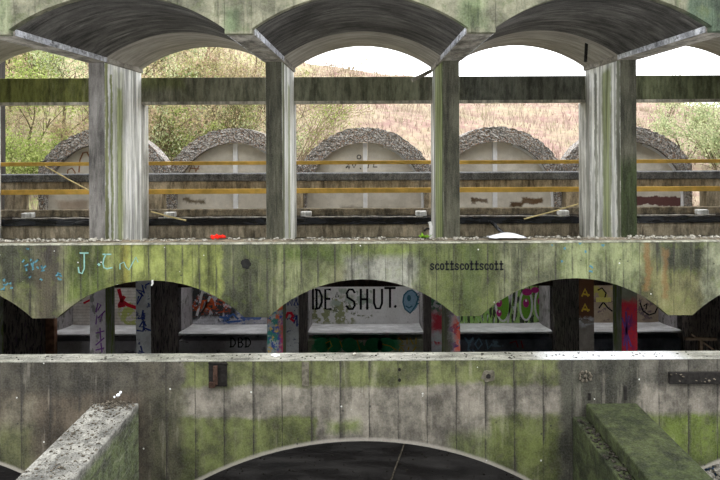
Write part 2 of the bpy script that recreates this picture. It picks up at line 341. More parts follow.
# murals: base plaster with sprayed clouds of paint (paint stays where it was sprayed)
def mural(name, base, light, clouds, bricks=0):
    g = NG(name); n = g.noise(g.P, 2.2, 7, .7); col = g.mix(g.rng(n, .35, .65), lin(base), lin(light))
    for i, (c, thr, sc_, strc, x0, x1, z0, z1) in enumerate(clouds):
        q = g.noise(g.shift(g.scale(g.P, strc), (i*7.3, i*3.1, i*5.7)), sc_, 5, .65)
        m = g.rng(q, thr, thr+.03); wn = g.shift(g.P, g.scale(g.shift(g.noise(g.P, 4, 4, .7, True), (-.5,)*3), (.4,)*3))
        s_ = g.t.nodes.new('ShaderNodeSeparateXYZ'); g.t.links.new(wn, s_.inputs[0])
        m = g.math('MULTIPLY', m, g.box(s_.outputs[0], s_.outputs[2], x0, x1, z0+ZE, z1+ZE, .08)); col = g.mix(g.math('MULTIPLY', m, .92), col, lin(c))
    if bricks:
        for v, per in ((g.xyz[2], .075),):
            col = g.mix(g.math('MULTIPLY', g.math('LESS_THAN', g.math('FRACT', g.math('DIVIDE', v, per)), .14), .35), col, lin((80,78,76)))
    col = g.mix(g.rng(g.noise(g.P, 20, 5, .7), .5, .75, 0, .35), col, lin((70,68,64)))
    g.bump(g.noise(g.P, 18, 4), .3, .01); return g.done(col, .8)
ALL = (-20, 20, -9, 9)
YB = 16.3
def wr(px0, px1, py0, py1, Y=YB): return (wx(px0,Y), wx(px1,Y), wz(py1,Y)-ZE, wz(py0,Y)-ZE)
M['mur0'] = mural('brick_mural_left', (186,176,168), (226,222,216), [((96,70,60),.58,3,(1,1,3))+wr(40,80,285,318), ((176,184,100),.5,4,(1,1,1))+wr(118,140,298,325)], 1)
M['mur1'] = mural('black_orange_mural', (186,186,192), (236,236,242), [((34,38,40),.42,3,(1,1,1))+wr(150,236,280,318), ((202,90,54),.52,5,(1.5,1,3))+wr(186,228,296,313), ((70,104,176),.52,5,(1,1,2))+wr(222,262,312,324), ((200,200,206),.58,4,(2,1,1))+wr(150,262,284,325), ((40,60,52),.58,6,(1,1,1))+wr(170,240,290,322)], 1)
M['mur2'] = mural('white_mural', (226,226,224), (242,242,242), [((150,156,110),.5,3.5,(1,1,1))+wr(300,352,296,324), ((120,128,100),.58,6,(1,1,1))+wr(300,372,300,318), ((176,190,176),.55,3,(1,1,1))+wr(330,372,288,305)], 0)
M['mur3'] = mural('green_mural', (160,206,110), (190,224,150), [((44,46,50),.5,4,(3,1,.6))+wr(455,560,285,326), ((214,220,216),.57,5,(3,1,.8))+wr(455,560,285,330)], 0)
M['mur4'] = mural('beige_mural', (172,156,136), (196,180,158), [((196,190,96),.5,3,(1,1,1))+wr(590,622,287,305), ((120,104,112),.54,4,(1,1,1))+wr(590,690,300,322)], 0)
M['ledge'] = concrete('pale_grey_bench_top', (206,204,206), (228,228,230), .2, (130,120,118), stretch=(2,6,4), q3s=(1,1,1), q3a=(.75,1.1))
M['ben0'] = mural('bench_front_grey', (190,188,192), (215,213,217), [((140,138,142),.6,3,(1,1,1))+ALL])
M['ben1'] = mural('bench_front_green', (150,156,130), (190,190,172), [((60,160,106),.46,3,(1,1,1))+wr(310,398,335,352,15.1)])
M['ben2'] = mural('bench_front_dark', (90,94,104), (130,136,146), [((150,180,200),.57,5,(1,1,1))+wr(466,505,336,354,15.1)])
M['pier_dark'] = mural('black_painted_pier', (92,84,80), (122,114,108), [((44,42,44),.52,5,(3,3,1))+ALL, ((78,60,84),.6,5,(2,2,1))+(-20,-4,-5,-4)])
M['pier_grey'] = mural('grey_graffiti_pier', (138,138,138), (170,172,172), [((60,66,96),.6,8,(1,1,1))+ALL])
M['pier_brown'] = mural('brown_painted_pier', (112,104,96), (140,134,126), [((88,56,34),.2,3,(1,1,1))+wr(570,600,270,319,13.2), ((190,192,196),.5,5,(1,1,2))+wr(570,600,319,325,13.2)])
M['pier_red'] = mural('red_graffiti_pier', (146,146,148), (176,178,180), [((170,30,50),.3,3,(1,1,1))+wr(430,445,312,333,13.2), ((50,92,60),.52,8,(1,1,1))+wr(425,445,280,312,13.2), ((170,30,50),.5,6,(1,1,1))+wr(430,445,336,345,13.2)])
M['pc_green'] = mural('moss_streaked_post', (96,98,88), (126,126,118), [((84,96,44),.5,3,(3,6,.6))+ALL])
M['pc_grey'] = mural('tagged_grey_post', (134,128,130), (158,154,154), [((96,96,90),.55,4,(2,2,1))+ALL])
M['pc_multi'] = mural('multicolour_sprayed_post', (120,130,130), (170,176,176), [((196,90,50),.46,6,(1,1,1))+wr(262,290,270,318,11), ((40,120,110),.5,7,(1,1,1))+wr(262,290,312,352,11), ((54,80,150),.52,8,(1,1,1))+wr(262,290,310,352,11), ((196,50,44),.3,3,(1,1,1))+wr(280,286,322,352,11), ((206,170,80),.6,9,(1,1,1))+wr(262,290,280,352,11)])
M['pc_purple'] = mural('purple_orange_sprayed_post', (140,138,140), (176,174,176), [((60,62,40),.2,3,(1,1,1))+wr(430,450,270,360,11), ((92,44,100),.5,8,(1,1,1))+wr(450,462,285,352,11), ((216,84,50),.46,6,(1,1,1))+wr(455,462,318,352,11)])
M['pc_red'] = mural('red_painted_post', (90,92,78), (112,114,98), [((150,20,40),.15,3,(1,1,1))+wr(610,640,303,360,11), ((74,34,78),.5,6,(2,1,1))+wr(622,632,312,348,11)])

def veg(name, cols, sc_=1.2, trans=.35):
    g = NG(name); col = lin(cols[0])
    for i, c in enumerate(cols[1:]):
        col = g.mix(g.rng(g.noise(g.shift(g.P, (i*11.1, i*5.3, i*2.9)), sc_*(1+i*1.4), 5, .7), .45, .6), col, lin(c))
    g.b.inputs['Roughness'].default_value = .8
    tb = g.t.nodes.new('ShaderNodeBsdfTranslucent'); ms = g.t.nodes.new('ShaderNodeMixShader'); ms.inputs[0].default_value = trans
    g.put(tb.inputs[0], col); g.put(g.b.inputs['Base Color'], col)
    o = g.t.nodes['Material Output']; g.t.links.new(g.b.outputs[0], ms.inputs[1]); g.t.links.new(tb.outputs[0], ms.inputs[2]); g.t.links.new(ms.outputs[0], o.inputs[0]); return g.m
def hillmat():
    g = NG('hillside_ground'); n = g.noise(g.P, .5, 6, .7); n2 = g.noise(g.P, 2.5, 6, .8)
    pink = g.mix(g.rng(n, .4, .6), lin((134,108,102)), lin((140,130,106))); pink = g.mix(g.rng(n2, .4, .65), pink, lin((156,142,122)))
    gr = g.mix(g.rng(n2, .38, .6), lin((140,146,96)), lin((166,150,126)))
    rt = g.math('SUBTRACT', g.math('DIVIDE', g.xyz[0], g.xyz[1]), g.math('MULTIPLY', n, .25))
    return g.done(g.mix(g.rng(rt, -.38, -.12), gr, pink), .9)
M['hill'] = hillmat()
M['grass'] = veg('dry_grass', [(146,128,116),(142,112,108),(138,134,106),(158,144,132)], .35)
M['leaf_a'] = veg('spring_leaves', [(146,158,86),(180,186,124),(108,126,62)], 1.5)
M['leaf_b'] = veg('pale_willow_leaves', [(168,174,130),(194,196,158),(130,146,104)], 1.5)
M['leaf_c'] = veg('olive_leaves', [(146,146,96),(178,166,126),(172,146,126)], 1.5)
M['bark'] = plain('lichened_bark', (84,76,56), .9, .4)
M['bark_pale'] = plain('pale_twig_bark', (126,112,92), .9, .3)

# ------------------------------------------------------------------ large structure
XL, XR = -9.2, 9.0
tag(boxo('floor', M['floor'], -9.6, 9.4, -3, 16.5, -.3, 0), kind='structure')
# terrain outside
def ridge(px):
    pts = [(-400,-30),(100,-5),(240,38),(300,62),(420,79),(500,86),(600,92),(700,108),(1100,120)]
    for (a, ya), (b, yb) in zip(pts, pts[1:]):
        if px <= b: t = max(0, (px-a)/(b-a)); return ya+(yb-ya)*t
    return pts[-1][1]
def terr(x, y):
    px = VX+F*x/y if y > 0 else VX
    px2 = VX+F*x/45*(45/max(y, 20))**.4
    top = ZE-(ridge(px2)-VY)*45/F
    t = min(1, max(0, (y-16.8)/(45-16.8)))
    z = (ZE-2.15)*(1-t)+top*t
    if y > 45: z = top-(y-45)*.12
    return z+(mnoise.noise(Vector((x*.25, y*.25, 0)))*.5+mnoise.noise(Vector((x*.9, y*.9, 3)))*.18)*min(1, t*5)
m = MB(); nx, ny = 90, 60; xs = frange(-60, 60, nx); ys = [16.5+(i/ny)**1.6*60 for i in range(ny+1)]
m.v = [(x, y, terr(x, y)) for y in ys for x in xs]
m.f = [(j*(nx+1)+i, j*(nx+1)+i+1, (j+1)*(nx+1)+i+1, (j+1)*(nx+1)+i) for j in range(ny) for i in range(nx)]
hill = m.build('hillside', M['hill'], smooth=True); tag(hill, 'pale pink and straw coloured hillside rising behind the building', 'hillside', kind='structure')

# --- vaulted roof: one barrel vault per bay
ZS, ZC, ZB, ZT = ZE+1.385, ZE+1.805, ZE+1.30, ZE+2.35
def arc(x, xc, half, zs, zc):
    h = zc-zs; R = (half*half+h*h)/(2*h); u = min(half, abs(x-xc)); return zc-R+math.sqrt(R*R-u*u)
HB = .17
vdesc = ['left edge bay, mostly cut off', 'with chalky scratches, over the bay of the arrow graffiti', 'dark and smooth, over the middle bay', 'with a hanging dark strip, over the second bay from the right', 'at the right edge, opening to white sky']
for i in range(-1, 6):
    k = i-3; xc = line_x(k)+1.5; half = 1.5-HB
    j = min(4, max(0, i))
    if i in (-1, 5): continue
    v = thing('barrel_vault', (xc, 8, ZS), 'shallow concrete barrel vault, %s' % vdesc[i], 'vault', 'concrete barrel vaults of the roof')
    xs = frange(xc-half, xc+half, 28); f = lambda x: arc(x, xc, half, ZS, ZC); top = lambda x: ZT
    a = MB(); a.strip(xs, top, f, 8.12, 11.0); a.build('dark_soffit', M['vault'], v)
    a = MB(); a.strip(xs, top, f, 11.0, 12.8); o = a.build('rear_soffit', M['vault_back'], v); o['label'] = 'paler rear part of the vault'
    g_ = lambda x: arc(x, xc, half, ZS-.03, ZC-.02)
    a = MB(); a.strip(xs, top, g_, 8.0, 8.12); a.build('front_face', M['vault_face'], v)
for n, k in enumerate(LINES):
    x = line_x(k); nm = ['beyond the left edge', 'above the leftmost whole column', 'above the second column from the left', 'above the narrow column right of the middle bay', 'above the widest right column', 'at the right edge of the picture'][n]
    b = thing('edge_beam', (x, 8, ZB), 'concrete beam between two vaults, %s' % nm, 'beam', 'beams between the vaults')
    a = MB(); a.box(x-HB, x+HB, 8.12, 12.8, ZB, ZT); a.build('beam_body', M['edge_beam'], b, .01)
    a = MB(); a.box(x-HB-.0, x+HB+.0, 8.0, 8.12, ZB-.01, ZT); a.build('front_face', M['vault_face'], b, .01)
    for s in (-1, 1):
        a = MB(); a.box(x+s*HB if s > 0 else x-HB-.014, x+HB+.014 if s > 0 else x-HB, 8.15, 11.0, ZB+.004, ZS-.001); o = a.build('side_lip', M['lip'], b, .004); o['label'] = 'whitewashed side strip'

# --- gallery floor slab (upper) and its wedge-shaped soffit
m = MB()
prof = [(9.7,-1.96),(13.3,-2.03),(15.35,-2.03),(15.35,-2.42),(11.1,-2.36),(9.7,-2.09)]
vs = [(XL, y, ZE+z) for y, z in prof]+[(XR, y, ZE+z) for y, z in prof]; n = len(prof)
m.add(vs, [tuple(range(n)), tuple(range(2*n-1, n-1, -1))]+[(q, q+n, (q+1)%n+n, (q+1)%n) for q in range(n)])
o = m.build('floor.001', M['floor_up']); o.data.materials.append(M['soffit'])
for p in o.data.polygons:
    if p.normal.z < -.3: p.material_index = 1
tag(o, kind='structure')
# --- balcony front with arches
BX = [line_x(k) for k in range(-4, 4)]
def fascia_bot(x):
    xc = min((line_x(k)+1.5 for k in range(-4, 4)), key=lambda c: abs(c-x)); half = 1.5-.173
    if abs(x-xc) > half: return ZE-2.53
    return arc(x, xc, half, ZE-2.53, ZE-2.0)
def arch_xs(half, per, c0, n=26, lo=XL, hi=XR):
    xs = [lo, hi]
    for j in range(-6, 7):
        c = c0+j*per
        xs += [c-half-.0005, c+half+.0005]+[c-half*math.cos(PI*q/n) for q in range(n+1)]
    xs = sorted(set(round(x, 5) for x in xs if lo <= x <= hi)); return xs
FZ = ZE-(242.4-VY)*9.2/F
fas = thing('arched_balcony_front', (0, 9.2, FZ), 'long mossy green concrete balcony front scalloped into arches across the middle', 'balcony')
m = MB(); m.strip(arch_xs(1.5-.173, 3, line_x(0)+1.5), lambda x: FZ-.02, fascia_bot, 9.2, 9.3)
m.strip(arch_xs(1.5-.173, 3, line_x(0)+1.5), lambda x: FZ-.52, fascia_bot, 9.3, 9.4); face = m.build('arched_face', M['fascia'], fas)
m = MB(); m.box(XL, XR, 9.19, 9.3, FZ-.02, FZ); o = m.build('top_ledge', M['kerb_top'], fas, .008); o['label'] = 'pale worn top ledge'
m = MB(); m.box(XL, XR, 9.3, 9.7, FZ-.5, FZ-.02); m.build('rear_upstand', M['kerb_conc'], fas, .008)
# --- low front wall with wide arches
WZ = ZE-(359.8-VY)*8/F; WC0 = wx(360, 8); WP = 484*8/F; WR = 352*8/F; WH = WP/2-.28
def wall_bot(x):
    xc = WC0+round((x-WC0)/WP)*WP
    if abs(x-xc) > WH: return 0.0
    return ZE-(793-138)*8/F+math.sqrt(WR*WR-(x-xc)**2)
xs = arch_xs(WH, WP, WC0, 40, -9.2, 9.2)
wl = thing('arched_concrete_wall', (0, 8, WZ), 'big foreground concrete wall banded green and grey with wide low arches', 'wall')
m = MB(); m.strip(xs, lambda x: WZ-.014, wall_bot, 8.0, 8.27); m.build('banded_face', M['wall'], wl)
m = MB(); m.box(-9.2, 9.2, 7.996, 8.28, WZ-.014, WZ); o = m.build('coping', M['wall_top'], wl, .006); o['label'] = 'pale wet coping with a painted highlight'
# --- lower gallery
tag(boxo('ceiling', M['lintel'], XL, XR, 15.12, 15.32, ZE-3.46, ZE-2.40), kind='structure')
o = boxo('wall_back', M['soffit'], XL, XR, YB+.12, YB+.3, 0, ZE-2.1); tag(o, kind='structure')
tag(boxo('unseen_shade_wall', M['soffit'], -14, 14, -5.4, -5, 0, ZE+5.5, bevel=0), kind='structure')  # unseen wall behind the camera, added to darken the concrete fronts
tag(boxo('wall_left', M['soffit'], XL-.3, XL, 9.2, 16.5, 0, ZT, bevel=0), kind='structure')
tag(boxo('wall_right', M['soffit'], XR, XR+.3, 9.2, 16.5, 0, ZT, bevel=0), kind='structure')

tag(boxo('floor.002', M['floor'], XL, XR, 9.3, 15.1, ZE-5.3, ZE-5.05), kind='structure')
# --- columns of the upper gallery
cdesc = ['sliver of whitewashed column at the left edge of the picture', 'broad column with grey face and white, green-streaked right side', 'dark narrow column left of the middle bay, white right side', 'dark column right of the middle bay with bright green left side', 'broad column whose left side is white with a green stripe', 'column just past the right edge of the picture']
FL = ZE-1.99
for n, k in enumerate(LINES):
    x = line_x(k)-.0; x0, x1 = x-.138, x+.138
    c = thing('concrete_column', (x, 11, FL), cdesc[n], 'column', 'columns of the upper gallery')
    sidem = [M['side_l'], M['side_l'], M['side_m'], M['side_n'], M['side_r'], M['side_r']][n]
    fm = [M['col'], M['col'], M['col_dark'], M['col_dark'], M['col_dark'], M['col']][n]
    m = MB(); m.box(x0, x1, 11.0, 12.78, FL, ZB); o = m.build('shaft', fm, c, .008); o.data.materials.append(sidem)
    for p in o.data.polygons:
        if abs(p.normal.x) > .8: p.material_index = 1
    m = MB(); m.box(x0+.004, x1-.004 if n < 3 else x1-.004, 12.782, 13.2, FL, ZE+.68); o = m.build('rear_pilaster', M['pilaster'], c, .008); o['label'] = 'white rear strip of the column'
# --- transom
tr = thing('transom_beam', (0, 12.8, ZE+.727), 'long dark mossy transom running across all the upper openings', 'beam')
m = MB(); m.box(XL, XR, 12.782, 13.12, ZE+.735, ZE+1.205); m.build('beam_body', M['transom'], tr, .01)
m = MB(); m.box(XL, XR, 12.80, 13.1, ZE+.685, ZE+.735); m.build('pale_underside_strip', M['strip'], tr)
# --- low rear wall, bitumen sill, kerb
tag(boxo('low_parapet_wall', M['brown_conc'], XL, XR, 13.3, 13.72, ZE-2.03, ZE-1.76), 'low brown concrete wall at the back of the upper gallery floor', 'wall')
m = MB()
rnd = random.Random(3)
xs = frange(XL, XR, 150)
tp = {x: ZE-1.625+rnd.uniform(-.012,.012) for x in xs}; m.strip(xs, lambda x: tp[x], lambda x: ZE-1.76, 13.24, 13.71)
tag(m.build('bitumen_sill', M['bitumen']), 'glossy wet black bitumen sill lying on the low brown wall', 'sill')
tag(boxo('concrete_kerb', M['kerb_conc'], XL, XR, 13.73, 13.86, ZE-2.03, ZE-1.49), 'damp mossy concrete kerb directly behind the black sill', 'kerb')
# --- balustrade beam on stub posts
bal = thing('balustrade_beam', (0, 13.9, ZE-.92), 'concrete balustrade beam with dark pebbly cap in front of the round arches', 'balustrade')
m = MB(); m.box(XL, XR, 13.86, 14.2, ZE-.91, ZE-.745); o = m.build('dark_cap', M['slab_dark'], bal, .02); o['label'] = 'dark pebbly cap'
m = MB(); m.box(XL, XR, 13.92, 14.15, ZE-1.10, ZE-.91); m.build('beam_body', M['brown_conc'], bal, .01)
for k in LINES:
    x = line_x(k); m = MB(); m.box(x-.19, x+.19, 13.9, 14.18, ZE-2.03, ZE-1.10); m.build('stub_post', M['brown_conc'], bal, .01)
# --- pebble-dash arches
AC = [103, 234, 365, 496, 627]; YA = 14.88; ax = [wx(p, YA) for p in AC]; AZ = ZE-(201-VY)*YA/F
RI, RO = 1.345, 1.685
adesc = ['with a brown painted curl on its infill', 'with rust smears low on its beige infill', 'whose infill carries small black scribbles', 'with brown blotches low on its infill', 'with a dark red band low on its infill']
for i, xc in enumerate(ax):
    t = thing('pebble_dash_arch', (xc, YA, ZE-2.03), 'round grey pebble-dash arch %s' % adesc[i], 'arch', 'row of round pebble-dash arches')
    rnd = random.Random(i+20); na, nr = 90, 9; m = MB()
    rows = []
    zb = ZE-2.03
    def inner(a):
        return (RI*math.cos(a), RI*math.sin(a))
    for q in range(na+1):
        a = PI*q/na; ca, sa = math.cos(a), math.sin(a)
        pi_ = Vector((RI*ca, RI*sa)); po = Vector((RO*ca, RO*sa))
        if abs(po.x) > 1.49:
            s_ = 1.49/abs(ca); po = Vector((math.copysign(1.49, ca), max(0, min(s_, RO)*sa)))
        rows.append((pi_, po))
    leg = [(Vector((RI, -(ZE-ZE+AZ-zb)*1)), Vector((1.49, -(AZ-zb))))]
    allr = [(Vector((RI, z)), Vector((1.49, z))) for z in frange(-(AZ-zb), -.04, 10)]+rows+[(Vector((-RI, z)), Vector((-1.49, z))) for z in frange(-.04, -(AZ-zb), 10)]
    vs = []
    for (pi_, po) in allr:
        for r in range(nr+1):
            p = pi_.lerp(po, r/nr); jy = rnd.uniform(-.01, .01); jr = rnd.uniform(-.02, .02) if r == nr else 0
            d = (po-pi_).normalized()
            vs.append((xc+p.x+d.x*jr*(0 if abs(p.x) > 1.47 else 1), YA+jy, AZ+p.y+d.y*jr))
    n = len(allr); fs = [(q*(nr+1)+r, q*(nr+1)+r+1, (q+1)*(nr+1)+r+1, (q+1)*(nr+1)+r) for q in range(n-1) for r in range(nr)]
    # outer and inner skins going back, and the back
    b0 = len(vs)
    for (pi_, po) in allr:
        for p in (pi_, po): vs.append((xc+p.x, 15.3, AZ+p.y))
    for q in range(n-1):
        fs.append((q*(nr+1), (q+1)*(nr+1), b0+2*q+2, b0+2*q)); fs.append((q*(nr+1)+nr, b0+2*q+1, b0+2*q+3, (q+1)*(nr+1)+nr)); fs.append((b0+2*q, b0+2*q+2, b0+2*q+3, b0+2*q+1))
    m.add(vs, fs); m.build('arch_ring', M['pebble'], t)
    # infill boards either side of the mullion
    zz = ZE-2.03
    for s in (-1, 1):
        xs = [xc+s*(.055+(RI-.055)*(1-(1-q/24)**2)) for q in range(25)]; xs.sort()
        a = MB(); a.strip(xs, lambda x: max(zz+.02, AZ+math.sqrt(max(0, (RI-.002)**2-(x-xc)**2))), lambda x: zz, 15.05, 15.11); board = a.build('infill_board', M['panel'], t)
        if s < 0: lboard = board
    a = MB(); a.box(xc-.05, xc+.05, 15.0, 15.12, zz, AZ+RI-.01); a.build('mullion', M['mullion'], t)
    # thin white bead added to imitate the lit reveal right of the opening
    a = MB(); pts = [(xc+(RI-.012)*math.cos(q), 15.02, AZ+(RI-.012)*math.sin(q)) for q in frange(0, 1.25, 16)]; pts = [(xc+RI-.012, 15.02, zz)]+pts
    a.tube(pts, .042, 6); a.build('lit_reveal_bead', M['mullion'], t)
    if i in (1, 2, 0, 3, 4): pass
    if i == 0:
        a = MB()
        P = lambda px, py: (w(px, py, 15.05)[0], w(px, py, 15.05)[2])
        a.ribbon([P(79,172), P(80,160), P(83,153), P(87,152), P(90,158), P(90,172)], .035, 15.05); a.ribbon([P(67,178), P(68,170), P(72,168), P(75,172), P(75,180)], .03, 15.05)
        a.build('painted_scrawl', PT['brown'], lboard)
    if i == 2:
        a = MB(); P = lambda px, py: (w(px, py, 15.05)[0], w(px, py, 15.05)[2])
        a.ribbon([P(359+2*math.cos(q), 157+2*math.sin(q)) for q in frange(0, 6.28, 10)], .02, 15.05)
        for pts in ([(346,168),(349,164),(349,169)],[(346,167),(350,167)],[(352,164),(354,168),(356,164)],[(368,168),(369,163),(371,161)],[(374,164),(373,167),(377,167)],[(360,168),(361,169)]):
            a.build('painted_scribble', PT['black'], lboard); a = MB(); a.ribbon([P(*q) for q in pts], .02, 15.05)
        a.build('painted_scribble', PT['black'], lboard)
    if i == 1:
        a = MB(); P = lambda px, py: (w(px, py, 15.05)[0], w(px, py, 15.05)[2])
        for pts in ([(189,172),(193,163),(196,172)],[(196,171),(199,166)],[(190,168),(199,169)]): a.ribbon([P(*q) for q in pts], .025, 15.05)
        a.build('painted_scrawl', PT['brown'], lboard)

# --- yellow timber rails: two boards behind every bay
rdesc = ['leftmost bay', 'second bay from the left', 'middle bay', 'second bay from the right', 'rightmost bay']
for i in range(5):
    xa, xb = line_x(i-3), line_x(i-2)
    for (z0, h, nm) in ((ZE-.535, .075, 'upper'), (ZE-1.115, .10, 'lower')):
        m = MB(); dz = random.uniform(-.006, .006); m.box(xa+.002, xb-.002, 13.205, 13.24, z0+dz, z0+h+dz)
        tag(m.build('timber_rail', M['rail'], bevel=.004), '%s yellow timber rail across the %s' % (nm, rdesc[i]), 'rail', 'yellow timber rails')
# --- lower gallery posts, dividing walls, alcoves
pm = [M['pc_grey'], M['pc_grey'], M['pc_multi'], M['pc_purple'], M['pc_red'], M['pc_grey']]
pd = ['lower grey post out of frame at the left', 'lower post with dark vertical letters on its grey face', 'lower post sprayed orange, teal, blue and red', 'lower post sprayed purple and orange under the balcony', 'lower post painted bright red', 'lower post out of frame at the right']
dmn = [M['pc_green'], M['pier_grey'], M['pier_grey'], M['pier_red'], M['pier_brown'], M['pier_grey']]
dd = ['dividing wall whose pale end shows at the left edge', 'dividing wall with dense blue scribble on its end', 'dividing wall with blue tags and a red blot on its end', 'dividing wall with red paint block on its end', 'dividing wall with brown end carrying two yellow marks', 'rightmost black dividing wall']
for n, k in enumerate(LINES):
    x = line_x(k)
    c = thing('gallery_post', (x, 11, 0), pd[n], 'post', 'posts under the balcony')
    m = MB(); m.box(x-.135, x+.135, 11.0, 11.4, ZE-5.05, ZE-2.36); o = cs = m.build('shaft', pm[n], c, .008); o.data.materials.append(M['pc_green'])
    for p in o.data.polygons:
        if abs(p.normal.x) > .8: p.material_index = 1
    d = thing('dividing_wall', (x, 13.2, 0), dd[n], 'wall', 'walls between the alcoves')
    m = MB(); m.box(x-.145, x+.165, 13.2, 15.09, ZE-5.05, ZE-2.44); o = ds = m.build('wall_slab', M['pier_dark'], d, .008); o.data.materials.append(dmn[n])
    for p in o.data.polygons:
        if p.normal.y < -.8: p.material_index = 1
    m = MB(); m.box(x-.145, x+.165, 15.33, YB+.11, 0, ZE-2.45); m.build('rear_slab', M['pc_grey'], d)
    d['_k'] = k; del d['_k']
    P = lambda px, py, Y: (w(px, py, Y)[0], w(px, py, Y)[2])
    if n == 1:
        m = MB()
        for pts in ([(96,312),(98,303),(101,305),(98,310)],[(98,318),(105,311)],[(96,324),(97,315),(100,322),(103,313)],[(96,333),(104,331)],[(100,328),(101,341)],[(96,345),(104,338)],[(96,350),(104,348)],[(101,343),(102,352)]):
            m = MB(); m.ribbon([P(*q, 11) for q in pts], .022, 11); m.build('letter_stroke', PT['purple'], cs)
        m = MB(); rnd = random.Random(5)
        for (cx, cy, q) in ((140,290,5),(146,288,5),(141,300,5),(140,313,6),(146,318,5),(141,327,6),(147,325,5),(142,348,5)):
            pts = [(cx+rnd.uniform(-4,4), cy+rnd.uniform(-6,6)) for _ in range(q)]; m = MB(); m.ribbon([P(*p_, 13.2) for p_ in pts], .035, 13.2); m.build('scribble', PT['navy'], ds)
    if n == 2:
        m = MB()
        for pts in ([(288,305),(288,298),(292,306),(292,297)],[(294,305),(296,300),(298,305)],[(293,318),(297,315),(294,323)],[(297,326),(297,316)],[(287,300),(290,300)]): m.ribbon([P(*p_, 13.2) for p_ in pts], .03, 13.2)
        m.build('tag_letters', PT['navy'], ds)
        m = MB(); pts = [(286,317),(288,313),(291,313),(293,316),(291,319),(294,321)]; m.ribbon([P(*p_, 13.2) for p_ in pts], .06, 13.2); m.build('red_blot', PT['red'], ds)
    if n == 4:
        m = MB()
        for cy in (292, 307): 
            for pts in ([(582,cy+4),(585,cy-3),(588,cy+4)],[(583,cy+2),(589,cy+3)]): m.ribbon([P(*p_, 13.2) for p_ in pts], .035, 13.2)
        m.build('yellow_marks', PT['yellow'], ds)
        m = MB()
        for pts in ([(622,318),(626,330),(624,345)],[(629,316),(626,330),(631,346)],[(626,312),(627,350)]): m.ribbon([P(*p_, 11) for p_ in pts], .03, 11)
        m.build('drip_marks', PT['purple'], cs)
adesc2 = ['pale brick alcove wall with a red arrow at its right', 'alcove wall covered in black and orange spray paint', 'white alcove wall painted with big black capitals', 'alcove wall painted green with magenta bubbles', 'beige alcove wall with thin black looping lines']
bdesc = ['leftmost', 'tagged DBD', 'green and yellow lettered', 'second from right, near black,', 'rightmost black']
walls = []; benches = []
for i in range(5):
    xa, xb = line_x(i-3)+.17, line_x(i-2)-.15
    m = MB(); m.box(xa, xb, YB, YB+.11, ZE-4.8, ZE-2.1)
    o = m.build('alcove_wall', M['mur%d' % i]); tag(o, adesc2[i], 'wall', 'graffiti walls of the alcoves'); walls.append(o)
    b = thing('alcove_bench', (xa, 15.1, 0), ['leftmost alcove bench with plain dark front', 'alcove bench with black DBD tag on its front', 'middle alcove bench with green and yellow lettered front', 'alcove bench with blackened blue-tagged front', 'rightmost alcove bench with black front'][i], 'bench', 'benches of the alcoves')
    m = MB(); m.box(xa, xb, 15.12, YB-.005, 0, ZE-4.70); bf = m.build('bench_front', M[['ben0','ben0','ben1','ben2','ben2'][i]], b)
    # rounded top that coves up at the back and sides
    m = MB(); nu, nv = 24, 12; vs = []
    for q in range(nv+1):
        v = q/nv; y = 15.08+v*(YB-15.09)
        for r in range(nu+1):
            u = r/nu; x = xa+(xb-xa)*u
            e = min(u, 1-u)*(xb-xa); lift = .05*max(0, 1-e/.3)**2+.06*max(0, (v-.6)/.4)**2
            z = ZE-4.51+lift*.4-.17*v-(.015 if q == 0 else 0); vs.append((x, y, z))
    fs = [(q*(nu+1)+r, q*(nu+1)+r+1, (q+1)*(nu+1)+r+1, (q+1)*(nu+1)+r) for q in range(nv) for r in range(nu)]
    b0 = len(vs); vs += [(xa+(xb-xa)*r/nu, 15.08, ZE-4.56) for r in range(nu+1)]; fs += [(r, b0+r, b0+r+1, r+1) for r in range(nu)]
    m.add(vs, fs); m.build('bench_top', M['ledge'], b); benches.append(bf)
